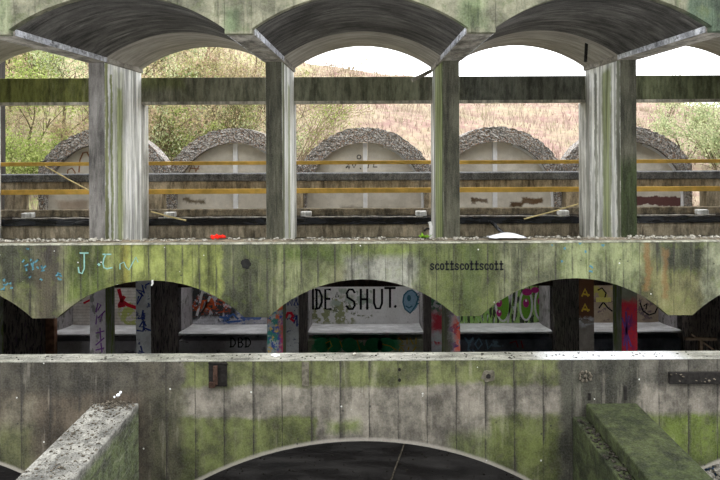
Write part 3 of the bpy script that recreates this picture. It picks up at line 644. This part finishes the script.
# graffiti on alcove walls and bench fronts
LET = {
 'S': [[(.9,.85),(.7,1),(.3,1),(.08,.82),(.15,.6),(.5,.5),(.85,.38),(.92,.18),(.7,0),(.3,0),(.05,.15)]], 'H': [[(.1,0),(.1,1)],[(.9,0),(.9,1)],[(.1,.5),(.9,.5)]],
 'U': [[(.1,1),(.1,.3),(.3,.03),(.7,.03),(.9,.3),(.9,1)]], 'T': [[(0,1),(1,1)],[(.5,1),(.5,0)]], 'I': [[(.5,1),(.5,0)]], 'W': [[(0,1),(.25,0),(.5,.7),(.75,0),(1,1)]],
 'D': [[(.15,0),(.15,1)],[(.0,1),(.55,.95),(.9,.65),(.9,.35),(.55,.05),(.0,0)]], 'E': [[(.9,1),(.12,1),(.12,0),(.95,0)],[(.12,.52),(.8,.52)]],
 'B': [[(.15,0),(.15,1),(.6,1),(.85,.8),(.6,.55),(.15,.5)],[(.6,.55),(.95,.3),(.65,0),(.15,0)]], 'J': [[(.3,1),(1.25,1)],[(.8,1),(.8,.25),(.55,0),(.2,.05),(.1,.3)]],
 'C': [[(1,.95),(.2,.95)],[(.5,.95),(.3,.7),(.2,.4),(.3,.12),(.6,.05),(1.1,.12)]], 'Y': [[(0,1),(.5,.5),(1,1)],[(.5,.5),(.45,0)]],
 'O': [[(.5+.42*math.cos(a), .5+.5*math.sin(a)) for a in frange(0, 2*PI, 14)]], 'R': [[(.1,0),(.1,1),(.7,1),(.85,.75),(.6,.52),(.1,.5)],[(.5,.5),(.95,0)]],
 'L': [[(.1,1),(.1,0),(.9,0)]], '.': [[(.4,.0),(.6,.06)]],
 's': [[(.85,.55),(.6,.68),(.3,.66),(.15,.52),(.3,.38),(.65,.3),(.85,.16),(.65,0),(.35,0),(.1,.12)]],
 'c': [[(.88,.5),(.7,.66),(.4,.66),(.15,.45),(.15,.2),(.4,0),(.7,.02),(.9,.14)]],
 'o': [[(.5+.38*math.cos(a), .34+.34*math.sin(a)) for a in frange(0, 2*PI, 12)]],
 't': [[(.45,1),(.45,.15),(.6,0),(.9,.06)],[(.12,.66),(.85,.66)],[(.25,.0),(.7,0)]]}
def letters(text, px0, px1, pyt, pyb, Y, wd_, mat, parent, gap=.22):
    n = len(text); adv = (px1-px0)/(n-gap)
    for i, ch in enumerate(text):
        mb = MB()
        for pl in LET[ch]:
            pts = []
            for (u, v) in pl:
                q = w(px0+adv*(i+u*(1-gap)), pyb+(pyt-pyb)*v, Y); pts.append((q[0], q[2]))
            mb.ribbon(pts, wd_, Y)
        mb.build('letter', mat, parent)
Pw = lambda px, py, Y=YB: (w(px, py, Y)[0], w(px, py, Y)[2])
def strokes(name, paint_, parent, Y, pls, wd_):
    for pts in pls:
        m = MB(); m.ribbon([Pw(*q, Y) for q in pts], wd_, Y); m.build(name, PT[paint_], parent)
for ch, a, b in (('W',298,309),('I',311,315),('D',315.5,322.5),('E',324.5,331),('S',346,355.5),('H',360,368),('U',373,383),('T',385,395),('.',393.5,397)):
    m = MB()
    for pl in LET[ch]: m.ribbon([Pw(a+(b-a)*u, 309-(309-289.5)*v if ch not in 'T.' else (307-(307-288)*v)) for u, v in pl], .055, YB)
    m.build('letter', PT['black'], walls[2])
m = MB(); m.ribbon([Pw(335.5,297), Pw(337,292), Pw(338.5,297), Pw(335.5,297)], .02, YB)
m.build('small_triangle', PT['black'], walls[2])
strokes('fish_outline', 'teal', walls[2], YB, [[(410,313),(405,309),(403,302),(404,295),(408,291),(412,290),(416,293),(418,298),(416,305),(412,311),(410,313)],[(416,295),(420,292),(418,299),(421,303),(417,304)],[(406,306),(409,308),(412,306)]], .035)
m = MB(); m.disc(Pw(410.3,301)[0], Pw(410.3,301)[1], .2, .27, YB, .003); m.build('fish_fill', PT['steelblue'], walls[2])
m = MB(); m.disc(Pw(409,298)[0], Pw(409,298)[1], .05, .08, YB-.004, .003); m.build('fish_eye', PT['teal'], walls[2])
strokes('red_arrow', 'red', walls[0], YB, [[(119,290),(122,301),(128,305),(137,308)],[(120,304),(124,297)],[(119,306),(124,305)]], .09)
strokes('red_streak', 'red', walls[0], YB, [[(84,303),(90,300)]], .05)
strokes('orange_scrawl', 'orange', walls[1], YB, [[(188,311),(192,305),(196,310),(200,304)],[(201,308),(203,301),(207,300),(206,306),(210,309)],[(209,303),(213,301),(214,307)],[(202,312),(212,299)]], .06)
strokes('white_slashes', 'white', walls[1], YB, [[(203,289),(197,315)],[(210,297),(202,312)]], .06)
strokes('blue_scrawl', 'blue', walls[1], YB, [[(220,317),(228,318),(233,314),(238,319)],[(228,322),(240,321)]], .05)
# green mural
m = MB(); outl = []
for (cx, cy, rx, ry) in ((503,304,7,17),(526,305,6,15),(540,304,5,15),(552,306,5,16)):
    ring = [(cx+rx*math.cos(a), cy+ry*math.sin(a)) for a in frange(0, 2*PI, 22)]; outl.append(ring)
    m = MB(); m.poly([Pw(*q) for q in ring[:-1]], YB, .003); m.build('green_bubble', PT['green'], walls[3])
strokes('white_outlines', 'white', walls[3], YB, outl+[[(512,292),(508,322)],[(517,290),(514,320)]], .05)
m = MB()
for (cx, cy, rx, ry) in ((499,303,3,4),(499,313,2.6,3.6),(526,303,3,4.5),(540,301,2.5,4),(544,310,2.6,4),(527,292,5,3.5),(535,290,4,3),(550,300,2,3)): q = Pw(cx, cy); m = MB(); m.disc(q[0], q[1], rx*YB/F, ry*YB/F, YB-.004, .004); m.build('magenta_dot', PT['magenta'], walls[3])
m = MB()
for (cx, cy) in ((499,301.5),(499.5,311.5),(526,300.5),(541,299)): q = Pw(cx, cy); m = MB(); m.disc(q[0], q[1], .025, .03, YB-.009, .003); m.build('white_glint', PT['white'], walls[3])
strokes('black_loops', 'black', walls[4], YB, [[(598,290),(602,288),(606,293),(604,301),(599,308)],[(604,303),(608,308),(612,311)],[(640,303),(643,311),(649,315),(655,313),(658,306)],[(644,306),(647,303),(646,309)]], .035)
m = MB(); q = Pw(596, 297.5); q2 = Pw(611, 302); m.box(q[0], q2[0], YB-.006, YB, q2[1], q[1]); m.build('yellow_bar', PT['lyellow'], walls[4])
letters('DBD', 230, 251, 338, 347, 15.12, .03, PT['black'], benches[1])
m = MB()
for (cx, rx) in ((322,8),(334,8),(349,8),(374,9),(386,9)):
    ring = [(cx+rx*math.cos(a), 345+7.5*math.sin(a)) for a in frange(0, 2*PI, 18)]; m = MB(); m.poly([Pw(*q_, 15.12) for q_ in ring[:-1]], 15.12, .003); m.build('green_bubble_letter', PT['dgreen'], benches[2])
strokes('yellow_lettering', 'yellow', benches[2], 15.116, [[(326,343),(330,341),(332,346),(328,349)],[(340,341),(342,347)],[(357,340),(360,350)],[(382,344),(390,346),(396,350)],[(399,338),(403,342),(399,345),(404,346)],[(407,338),(407,344)],[(410,338),(413,344)],[(416,338),(416,344)],[(399,351),(401,347),(404,351)],[(408,350),(409,347)],[(413,351),(416,347)]], .025)
strokes('blue_tag', 'steelblue', benches[3], 15.116, [[(465,338),(469,344),(468,350)],[(469,344),(473,338)],[(475,344),(479,338),(482,344),(478,349),(475,344)],[(486,340),(488,349),(492,344)]], .04)
strokes('red_tag', 'red', benches[3], 15.116, [[(510,343),(516,341),(518,347)],[(521,341),(523,348)]], .025)
# --- marks on the balcony front
Yf = 9.2
letters('scottscottscott', 430, 503.5, 261, 269.5, Yf, .02, PT['black'], face, gap=.12)
letters('J', 77.5, 86, 253, 273.5, Yf, .018, PT['cyan'], face, gap=0)
m = MB(); m.ribbon([Pw(98.5,264,Yf), Pw(99.5,265,Yf)], .03, Yf)
m.build('paint_dot', PT['cyan'], face); letters('C', 101, 111, 253.5, 269.5, Yf, .018, PT['cyan'], face, gap=0); m = MB(); m.ribbon([Pw(q, r, Yf) for q, r in ((120,269),(120,264),(124,262),(126,267),(129,270),(133,262),(136,257),(138,262))], .013, Yf)
m.build('squiggle', PT['cyan'], face)
m = MB(); rnd = random.Random(9)
for (cx, cy, n_, sx, sy) in ((33,265,16,16,14),(6,286,8,8,6),(60,275,4,4,4)):
    for _ in range(n_):
        m = MB(); a = (cx+rnd.gauss(0, sx*.5), cy+rnd.gauss(0, sy*.5)); m.ribbon([Pw(a[0]+rnd.uniform(-1.5,1.5)*j, min(a[1]+rnd.uniform(-1.2,1.2)*j, 290), Yf) for j in range(3)], .022, Yf); m.build('paint_fleck', PT['skyblue'], face)
for (cx, cy) in ((552,245),(565,249),(580,244),(592,272),(590,266),(603,246),(586,252),(562,262)):
    m = MB(); m.ribbon([Pw(cx+rnd.uniform(-1.5,1.5)*j, cy+rnd.uniform(-1,1)*j, Yf) for j in range(3)], .025, Yf); m.build('paint_fleck', PT['skyblue'], face)
m = MB(); q = Pw(246, 263.5, Yf); m.disc(q[0], q[1], .068, .075, Yf, .003, 18, .15); m.build('dark_round_spot', M['hole'], face)

# --- foreground beams running toward the camera
lb = thing('foreground_beam', (-3.1, 7.98, 0), 'grey lichen-covered concrete beam running forward at lower left', 'beam', 'beams running toward the viewer')
m = MB(); m.box(wx(93,8), wx(138,8), 2.0, 7.99, 0, ZE-3.24); m.build('beam_body', M['beam_grey'], lb, .02)
rb = thing('foreground_beam', (2.9, 7.98, 0), 'moss-covered green concrete beam running forward at lower right', 'beam', 'beams running toward the viewer')
m = MB(); m.box(wx(584,8), wx(635,8), 2.0, 7.99, 0, ZE-3.27); m.build('beam_body', M['beam_moss'], rb, .02)
m = MB(); m.box(wx(570.5,8), wx(584,8)-.005, 2.0, 7.99, 0, ZE-3.43); o = m.build('lower_step', M['beam_moss'], rb, .02); o['label'] = 'dark lower step along the left side'

# --- fittings on the front wall
fx = thing('rusty_bracket', w(218,375,8), 'rusty iron bracket in a dark recess at the upper left of the front wall', 'bracket')
def part_at(m, name, mat, par): return m.build(name, mat, par)
def facebox(m, px0, px1, py0, py1, Y, y0, y1):
    a = w(px0, py1, Y); b = w(px1, py0, Y); m.box(a[0], b[0], y0, y1, a[2], b[2])
m = MB(); facebox(m, 209,227,362,386,8,7.985,8.0); m.build('recess_plate', M['black_iron'], fx)
m = MB(); facebox(m, 214,218,365,384,8,7.95,7.985); facebox(m, 210,216,381,386,8,7.93,7.985); m.build('iron_lug', M['rust'], fx, .004)
m = MB(); m.beam(w(208,363,7.97), w(228,364,7.97), .012, .012); m.build('thin_bar', M['black_iron'], fx)
m = MB(); facebox(m, 302,309,362,386,8,7.988,8.0); tag(m.build('cement_patch', M['grime']), 'small upright cement patch on the front wall under the coping', 'patch')
m = MB(); q = w(488,376,8); m.disc(q[0], q[2], .085, .075, 8.0, .012, 18, .2); hs = m.build('broken_hole', M['grime']); tag(hs, 'round crumbled hole in the green band right of the middle of the front wall', 'hole')
m = MB(); m.disc(q[0], q[2], .03, .03, 7.988, .006, 12, .1); m.build('hole_core', M['black_iron'], hs)
m = MB(); q = w(585,376,8)
for j in range(9):
    a = j*.7; m.rock((q[0]+.07*math.cos(a), 7.99, q[2]+.055*math.sin(a)), .03, (1,.5,1))
m.rock((q[0], 7.99, q[2]), .03, (1,.5,1)); tag(m.build('crumbled_concrete_boss', M['rubble_dark']), 'pale crumbled concrete boss on the wall above the mossy beam', 'concrete boss')
for cy, nm in ((369.5,'upper'), (380,'lower')):
    m = MB(); qq = w(399.5, cy, 8); m.disc(qq[0], qq[2], .018, .022, 8.0, .006, 10); tag(m.build('bolt_hole', M['black_iron']), '%s of two small dark bolt holes on a stained joint of the front wall' % nm, 'hole', 'bolt holes of the front wall')
m = MB(); facebox(m, 588,590.5,393,400,8,7.99,8.0); tag(m.build('dark_slot_plate', M['black_iron']), 'short dark slot drawn as a black plate, left of a longer one above the mossy beam', 'slot')  # black plates, here and below, stand in for the darkness of wall slots
m = MB(); facebox(m, 624,626.5,386,400,8,7.99,8.0); tag(m.build('dark_slot_plate', M['black_iron']), 'longer thin dark slot drawn as a black plate at the head of the mossy beam', 'slot')
ch = thing('iron_channel', w(695,378,8), 'blackened iron channel fixed along the wall at far right', 'channel')
m = MB(); facebox(m, 668,760,371,383,8,7.95,8.0); m.build('channel_body', M['black_iron'], ch, .006)
for j in range(14):
    m = MB(); qq = w(668+random.uniform(0,50), 372+random.uniform(0,10), 7.945); m.rock(qq, random.uniform(.008,.02)); m.build('flake', M['rubble_dark'], ch)
# --- broken wooden barrier in the dark right bay
br = thing('wooden_barrier', w(702,353,12.2)[:2]+(0,), 'small brown wooden barrier standing in the dark bay at far right', 'barrier')
m = MB(); m.beam(w(685,338.5,12.2), w(716,339,12.2), .06, .05); m.build('crossbar', M['wood'], br)
q = w(701.5,340,12.2); m = MB(); m.box(q[0]-.03, q[0]+.03, 12.2, 12.26, ZE-5.05, q[2]); m.build('post', M['wood'], br)
m = MB(); m.beam(w(691,334,12.15), w(714,350,12.15), .03, .03); m.build('brace', M['wood'], br)
# --- cords and battens in the upper bays
for (a, b, r, lb_) in (((45,166,13.19),(92,192,13.19),.013,'pale straw cord slanting down between rails of the leftmost bay'), ((151,211.5,13.15),(186,220.5,13.2),.016,'pale cord lying over the sill beside the white block, second bay'), ((524,219,13.2),(578,204,13.0),.015,'yellow cord slanting up toward the broad right column')):
    m = MB(); A = Vector(w(*a)); B = Vector(w(*b)); m.tube([A, A.lerp(B, .5)+Vector((0,0,-.01)), B], r, 6); tag(m.build('cord', M['rope']), lb_, 'cord', 'pale cords')
tag(boxo('timber_prop', M['wood2'], -7.42, -7.22, 14.9, 15.07, ZE-5.05, ZE-2.5), 'rough reddish brown timber prop in the shade below the left pier of the balcony', 'prop')
# --- small white blocks beside stub posts
for (px, py, dd_) in ((28,218,'leftmost bay'),(170,214,'second bay from the left'),(306,213,'left end of the middle bay'),(421,212,'right end of the middle bay'),(563,211,'right end of the fourth bay'),(702,210.5,'rightmost bay')):
    q = w(px, py, 13.5); m = MB(); m.box(q[0]-.11, q[0]+.11, 13.42, 13.6, ZE-1.62, ZE-1.52); tag(m.build('concrete_block', M['reveal'], bevel=.015), 'small white block on the black sill, %s' % dd_, 'block', 'white blocks on the sill')
# pale flashing strips along the sill edge
for i in range(5):
    xa, xb = line_x(i-3)+.3, line_x(i-2)-.3
    m = MB(); xs_ = frange(xa, xb, 14); rnd = random.Random(i+50)
    m.tube([(x, 13.3+.02*math.sin(x*5+i), ZE-1.61+rnd.uniform(-.008,.01)) for x in xs_], .012, 5)
    tag(m.build('sill_trim', M['strip']), 'thin pale trim strip on the black sill, %s' % rdesc[i], 'trim strip', 'pale strips along the sill')
# dark torn membrane in bay 4
m = MB(); pts = [w(*q) for q in ((488,221,13.18),(494,224,13.15),(498,229,13.1),(504,233,12.9))]; m.tube([pts[0],pts[1],pts[2],pts[3]], [.03,.04,.035,.02], 6); tag(m.build('torn_membrane', M['bitumen']), 'torn black membrane hanging from the sill in the fourth bay', 'membrane')
# pipe stub, plant, red plastic, white sheet near the ledge
FL_ = ZE-1.99
ps = thing('pipe_stub', w(430,236,10.4), 'pale bent pipe stub at the foot of the green-sided column', 'pipe')
m = MB(); m.tube([(w(430.5,240,10.8)[0], 10.8, FL_), (w(431,226,10.8)), (w(429.5,222,10.8))], .03, 8); m.build('pipe', M['reveal'], ps)
m = MB(); m.tube([w(424,231,10.8), w(427,228.5,10.8), w(431,229,10.8)], .018, 6); m.build('black_elbow', M['black_iron'], ps)
m = MB(); rnd = random.Random(12); c0 = Vector(w(425,238,9.6))
for j in range(26):
    a = rnd.uniform(0, 6.28); l = rnd.uniform(.05, .11); d = Vector((math.cos(a), math.sin(a)*.6, rnd.uniform(.2, .8))).normalized()*l; s_ = Vector((-math.sin(a), math.cos(a), 0))*.022
    p0 = c0+Vector((rnd.uniform(-.05,.05), rnd.uniform(-.04,.04), 0)); m.add([p0, p0+d*.5+s_, p0+d, p0+d*.5-s_], [(0,1,2,3)])
tag(m.build('small_plant', M['leafgreen']), 'small fresh green plant sprouting on the balcony ledge', 'plant')
m = MB(); c0 = Vector(w(218,237,9.6))
for j in range(11):
    m.rock((c0.x-.09+.018*j, c0.y+random.uniform(-.02,.02), FZ+.02+random.uniform(0,.025)), .03, (1,1,1))
tag(m.build('red_plastic_scrap', M['red_plastic']), 'crumpled bright red plastic scrap lying on the balcony ledge', 'litter')
m = MB(); nx_, ny_ = 14, 5; rnd = random.Random(2); q0 = w(487,240,9.62); q1 = w(524,240,9.62); vs = []
for j in range(ny_+1):
    for i in range(nx_+1):
        u, v = i/nx_, j/ny_; vs.append((q0[0]+(q1[0]-q0[0])*u, 9.45+.22*v, FZ+.012+.065*math.sin(PI*u)*math.sin(PI*min(1,v*1.1))+rnd.uniform(0,.006)))
m.add(vs, [(j*(nx_+1)+i, j*(nx_+1)+i+1, (j+1)*(nx_+1)+i+1, (j+1)*(nx_+1)+i) for j in range(ny_) for i in range(nx_)])
so_ = m.build('white_sheet', M['white_plastic'], smooth=True); md = so_.modifiers.new('t', 'SOLIDIFY'); md.thickness = .004
tag(so_, 'white crumpled sheet lying on the balcony ledge, fourth bay', 'litter')
# loose bits hanging from the frame
hz = ZE+1.385; m = MB(); xx = wx(587, 11.3); zt = arc(xx, line_x(0)+1.5, 1.5-HB, ZS, ZC)+.01
m.beam((xx, 11.3, zt), (xx-.02, 11.3, zt-.33), .05, .02); tag(m.build('hanging_strip', M['black_iron']), 'dark strip hanging from the vault over the second bay from the right', 'strip')
m = MB(); A = Vector(w(431,71,12.7)); B = Vector(w(412,80.5,12.6)); m.beam(A, B, .05, .07); tag(m.build('broken_timber', M['edge_beam']), 'short broken timber sticking out by the transom at the right of the middle bay', 'timber')
m = MB(); m.tube([w(152.5,280,9.18), w(152.5,284,9.17), w(151.5,285.5,9.15)], .014, 8); tag(m.build('pipe_end', M['reveal']), 'tiny white pipe end poking out at the crown of the second balcony arch', 'pipe')
# rubble
m = MB(); rnd = random.Random(77)
dens = lambda px: 1.0 if px < 110 or px > 635 else .45
for j in range(1500):
    px = rnd.uniform(-20, 745)
    if rnd.random() > dens(px): continue
    y = rnd.uniform(9.44, 9.68); r = abs(rnd.gauss(0, .011))+.005
    if 488 < px < 523 or 208 < px < 227: continue
    m.rock((wx(px, y), y, FZ-.008+r*.4), r, rnd=rnd)
tag(m.build('ledge_rubble', M['rubble']), 'line of pale crumbled rubble along the balcony ledge', 'rubble', kind='stuff')
m = MB()
for j in range(900):
    t = rnd.random(); x = rnd.uniform(wx(94,8), wx(137,8)); y = 7.97-(t**1.4)*3.2; r = abs(rnd.gauss(0, .006))+.003
    m.rock((x, y, ZE-3.24+r*.5), r, rnd=rnd)
for j in range(120):
    x = wx(115+rnd.gauss(0, 9), 8); x = min(max(x, wx(94,8)), wx(137,8)); y = 7.97-abs(rnd.gauss(0, .12)); m.rock((x, y, ZE-3.235+rnd.uniform(0,.03)), rnd.uniform(.006,.02), rnd=rnd)
tag(m.build('beam_rubble', M['rubble_dark']), 'dark grit and crumbs scattered over the grey foreground beam', 'rubble', kind='stuff')
m = MB()
for j in range(260):
    x = rnd.uniform(wx(572,8), wx(583,8)); y = 7.9-rnd.random()*3; m.rock((x, y, ZE-3.43+.01), rnd.uniform(.006,.025), rnd=rnd)
tag(m.build('step_rubble', M['grit']), 'dark rubble lying on the lower step of the mossy beam', 'rubble', kind='stuff')
m = MB()
for (px, py, r) in ((118,395,.035),(114.5,397,.022),(120.5,392.5,.024)): q = w(px, py, 7.93); m.rock((q[0], q[1], q[2]), r, (1,.6,.8))
tag(m.build('white_lump', M['white_plastic']), 'white lump of litter at the head of the grey foreground beam', 'litter')
m = MB()
for j in range(260):
    px = rnd.uniform(-20, 740); m.rock((wx(px, 8.1), rnd.uniform(8.02, 8.24), WZ+.002), abs(rnd.gauss(0,.006))+.003, (1.5,1,.5), rnd=rnd)
tag(m.build('coping_grit', M['grit']), 'dark grit dotted along the coping of the front wall', 'grit', kind='stuff')
m = MB(); q = w(275,354,8.15); m.rock((q[0], 8.15, WZ+.015), .06, (1.3,.9,.25)); tag(m.build('white_stone', M['white_plastic']), 'flat white stone on the coping below the multicoloured post', 'stone')
m = MB(); q = w(355,354,8.15); m.rock((q[0], 8.15, WZ+.02), .03, (1,1,.8)); tag(m.build('small_stone', M['rubble']), 'small round grey stone on the coping near the middle', 'stone')
# heap with tarp seen through the right arch
m = MB()
for j in range(320):
    x = wx(700,8)+rnd.uniform(-.3,1.6); y = rnd.uniform(8.6, 9.8); h = 1.2+(x-wx(700,8))*.25
    m.rock((x, y, h+rnd.uniform(0,.1)), rnd.uniform(.03,.1), rnd=rnd)
hb = m.build('rubble_heap', M['rubble']); tag(hb, 'heap of broken rubble glimpsed through the arch at lower right', 'rubble', kind='stuff')
m = MB(); m.add([(3.9,8.45,0),(6.3,8.45,0),(6.3,9.9,0),(3.9,9.9,0),(4.0,8.6,1.15),(6.0,8.6,1.5),(6.0,9.8,1.5),(4.0,9.8,1.15)], [(0,3,2,1),(4,5,6,7),(0,1,5,4),(1,2,6,5),(2,3,7,6),(3,0,4,7)])
tag(m.build('blue_tarp', M['blue']), 'dull blue tarpaulin under the rubble at lower right', 'tarpaulin')
# dark floor debris through the middle arch
m = MB()
for j in range(240):
    x = rnd.uniform(-3.2, 3.2); y = rnd.uniform(9.4, 10.8); m.rock((x, y, ZE-5.04), rnd.uniform(.006,.022), rnd=rnd)
tag(m.build('floor_debris', M['grit']), 'scattered debris on the dark floor beyond the wide middle arch', 'debris', kind='stuff')
m = MB(); m.tube([(.3, 9.5, ZE-5.03), (.62, 10.9, ZE-5.03)], .014, 5)
tag(m.build('fallen_lath', M['rubble_dark']), 'thin lath lying on the dark lower floor beyond the middle arch', 'lath')

# ------------------------------------------------------------------ vegetation
def grow(mb, lf, p, d, L, r, depth, rnd, leaf, lsize, up=.1, spread=.55, pend=0):
    n = 4; pts = [p]; rads = [r]; q = p.copy(); dd2 = d.copy()
    for i in range(n):
        dd2 = (dd2+Vector((rnd.gauss(0,.16), rnd.gauss(0,.16), rnd.gauss(0,.1)+up*.3-pend*(1-depth*.2)))).normalized(); q = q+dd2*L/n; pts.append(q.copy()); rads.append(r*(1-.45*(i+1)/n))
        if depth <= 1 and leaf:
            for _ in range(leaf):
                c = q+Vector((rnd.gauss(0,.14), rnd.gauss(0,.14), rnd.gauss(0,.14))); a = Vector((rnd.gauss(0,1), rnd.gauss(0,1), rnd.gauss(0,1))).normalized()*lsize; b = a.cross(Vector((rnd.gauss(0,1), rnd.gauss(0,1), rnd.gauss(0,1))).normalized())*.6
                lf.add([c-a, c+b, c+a, c-b], [(0,1,2,3)])
    mb.tube(pts, rads, 5 if depth > 1 else 3)
    if depth > 0:
        for _ in range(3 if depth > 1 else 4):
            k = rnd.randint(1, n); nd = (dd2+Vector((rnd.gauss(0,spread), rnd.gauss(0,spread), rnd.gauss(0,spread*.6)+up))).normalized()
            grow(mb, lf, pts[k], nd, L*rnd.uniform(.6,.85), max(.006, rads[k]*.6), depth-1, rnd, leaf, lsize, up, spread, pend)
def plant(name, px, Y, L, r, depth, leafmat, leaf, lsize, label, cat, seed, bark='bark', lean=(0,0,1), stems=1, pend=0, spread=.55, up=.1, group=None):
    x = wx(px, Y); z = terr(x, Y)-.1; rnd = random.Random(seed); root = thing(name, (x, Y, z), label, cat, group)
    a, l = MB(), MB()
    for s in range(stems):
        d = Vector((lean[0]+rnd.gauss(0,.15 if stems == 1 else .5), lean[1]+rnd.gauss(0,.1 if stems == 1 else .4), lean[2])).normalized()
        grow(a, l, Vector((x+rnd.gauss(0,.1)*(stems > 1), Y, z)), d, L, r, depth, rnd, leaf, lsize, up, spread, pend)
    a.build('branches', M[bark], root)
    if l.v: l.build('foliage', M[leafmat], root)
    return root
specs = [
 ('leafy_tree', 30, 19.5, 1.6, .07, 4, 'leaf_a', 3, .05, 'leafy green tree with dark twisting trunk seen in the leftmost bay', dict(bark='bark')),
 ('leafy_tree', 70, 23, 2.0, .08, 4, 'leaf_b', 3, .06, 'pale leafy tree beside the leftmost grey column face', dict()),
 ('leafy_tree', -20, 22, 2.0, .08, 4, 'leaf_c', 3, .06, 'olive leafy tree past the left edge of the picture', dict()),
 ('leafy_bush', 50, 18.3, .9, .03, 3, 'leaf_a', 5, .045, 'low bright green bush behind the leftmost arch', dict(stems=4)),
 ('leafy_bush', 0, 18.2, .9, .03, 3, 'leaf_a', 5, .045, 'low green bush at the left picture edge behind the rails', dict(stems=4)),
 ('leafy_bush', 160, 20, 1.1, .03, 3, 'leaf_a', 5, .05, 'bright green bush with arching stems left in the second bay', dict(stems=4, pend=.05)),
 ('leafy_bush', 215, 26, 1.3, .03, 3, 'leaf_c', 3, .06, 'olive bush higher on the slope in the second bay', dict(stems=4)),
 ('leafy_tree', 140, 27, 2.6, .07, 4, 'leaf_b', 3, .07, 'pale leafy tree on the slope behind the broad left column', dict()),
 ('bare_bush', 185, 22, 1.4, .02, 3, 'leaf_b', 1, .04, 'thin twiggy bush of slanting stems in the second bay', dict(stems=6, bark='bark_pale', lean=(.5,0,1))),
 ('bare_bush', 245, 24, 1.5, .02, 3, 'leaf_b', 0, .04, 'bare pale twiggy bush just left of the dark second column', dict(stems=6, bark='bark_pale')),
 ('bare_bush', 300, 22, 1.5, .02, 3, 'leaf_a', 1, .04, 'bare twiggy bush at the left of the middle bay', dict(stems=6, bark='bark_pale', lean=(.3,0,1))),
 ('bare_bush', 335, 30, 1.9, .022, 3, 'leaf_b', 0, .04, 'bare twigs reaching above the hill in the middle bay', dict(stems=5, bark='bark_pale')),
 ('bare_tree', 90, 31, 3.2, .08, 4, 'leaf_c', 1, .06, 'tall sparse tree high on the left slope', dict(bark='bark_pale')),
 ('bare_tree', 200, 33, 2.8, .07, 4, 'leaf_c', 1, .06, 'tall sparse tree above the slope in the second bay', dict(bark='bark_pale')),
 ('willow_bush', 690, 24, 1.1, .025, 3, 'leaf_b', 4, .05, 'pale green willow bush in the rightmost bay', dict(stems=5)),
 ('willow_bush', 720, 21, 1.1, .025, 3, 'leaf_b', 4, .05, 'nearer willow bush at the right picture edge', dict(stems=5)),
 ('willow_bush', 670, 34, 1.1, .025, 3, 'leaf_b', 3, .05, 'small misty bush on the ridge in the rightmost bay', dict(stems=3)),
 ('leafy_bush', 555, 18.2, .35, .012, 2, 'leaf_a', 3, .035, 'little green weed between two arches in the fourth bay', dict(stems=4)),
]
for i, (nm, px, Y, L, r, dp, lm, lf, ls, lab, kw) in enumerate(specs):
    plant(nm, px, Y, L, r, dp, lm, lf, ls, lab, 'tree' if 'tree' in nm else 'bush', 100+i, **kw)
vr = random.Random(31)
kinds = ['bright green', 'pale lime', 'olive']; ORD = ['first','second','third','fourth','fifth','sixth','seventh','eighth','ninth','tenth','eleventh','twelfth','thirteenth']
bl = sorted((vr.uniform(-30, 100) if j < 11 else vr.uniform(125, 275), vr.uniform(18.5, 36), vr.randint(0, 2), vr.uniform(.8, 1.5)) for j in range(24)); cnt = [0, 0, 0]
for j, (px, Y, kk, L) in enumerate(bl):
    cnt[kk] += 1
    plant('leafy_bush', px, Y, L, .03, 3, 'leaf_'+'abc'[kk], 2, .05, '%s from the left of the %s leafy bushes in the thicket on the slope' % (ORD[cnt[kk]-1], kinds[kk]), 'bush', 300+j, stems=4, bark='bark' if j % 2 else 'bark_pale', group='%s bushes of the left thicket' % kinds[kk])
for j in range(9):
    px = [8,40,75,160,185,210,240,262,312][j]; plant('bare_bush', px, [20,26,22,19.5,28,21,30,22,26][j], 1.5, .02, 3, 'leaf_c', 1, .035, '%s from the left of the brown twiggy bushes tangled into the thicket' % ORD[j], 'bush', 500+j, stems=6, bark='bark' if j % 2 else 'bark_pale', lean=(.35,0,1), group='twiggy bushes of the left thicket')
for j in range(5):
    px = [12, 62, 168, 232, 255][j]; plant('bare_tree', px, [24, 28, 30, 26, 36][j], 2.3, .06, 4, 'leaf_c', 1, .05, '%s from the left of the sparse bare trees above the thicket' % ORD[j], 'tree', 400+j, bark='bark', group='bare trees of the left thicket')
# dry grass and bracken over the slope
m = MB(); rnd = random.Random(4)
for j in range(26000):
    y = 17.2+rnd.random()**1.3*28; px = rnd.uniform(-60, 780); x = wx(px, y); z = terr(x, y)
    h = rnd.uniform(.08, .3)*(1+y/60); a = rnd.uniform(0, PI); s_ = .012*(y/17); dx, dy = math.cos(a)*s_, math.sin(a)*s_; lx, ly = rnd.gauss(0,.1), rnd.gauss(0,.1)
    m.add([(x-dx, y-dy, z-.02), (x+dx, y+dy, z-.02), (x+lx, y+ly, z+h)], [(0,1,2)])
tag(m.build('dry_grass', M['grass']), 'pale pink and straw dry grass covering the hillside', 'grass', kind='stuff')
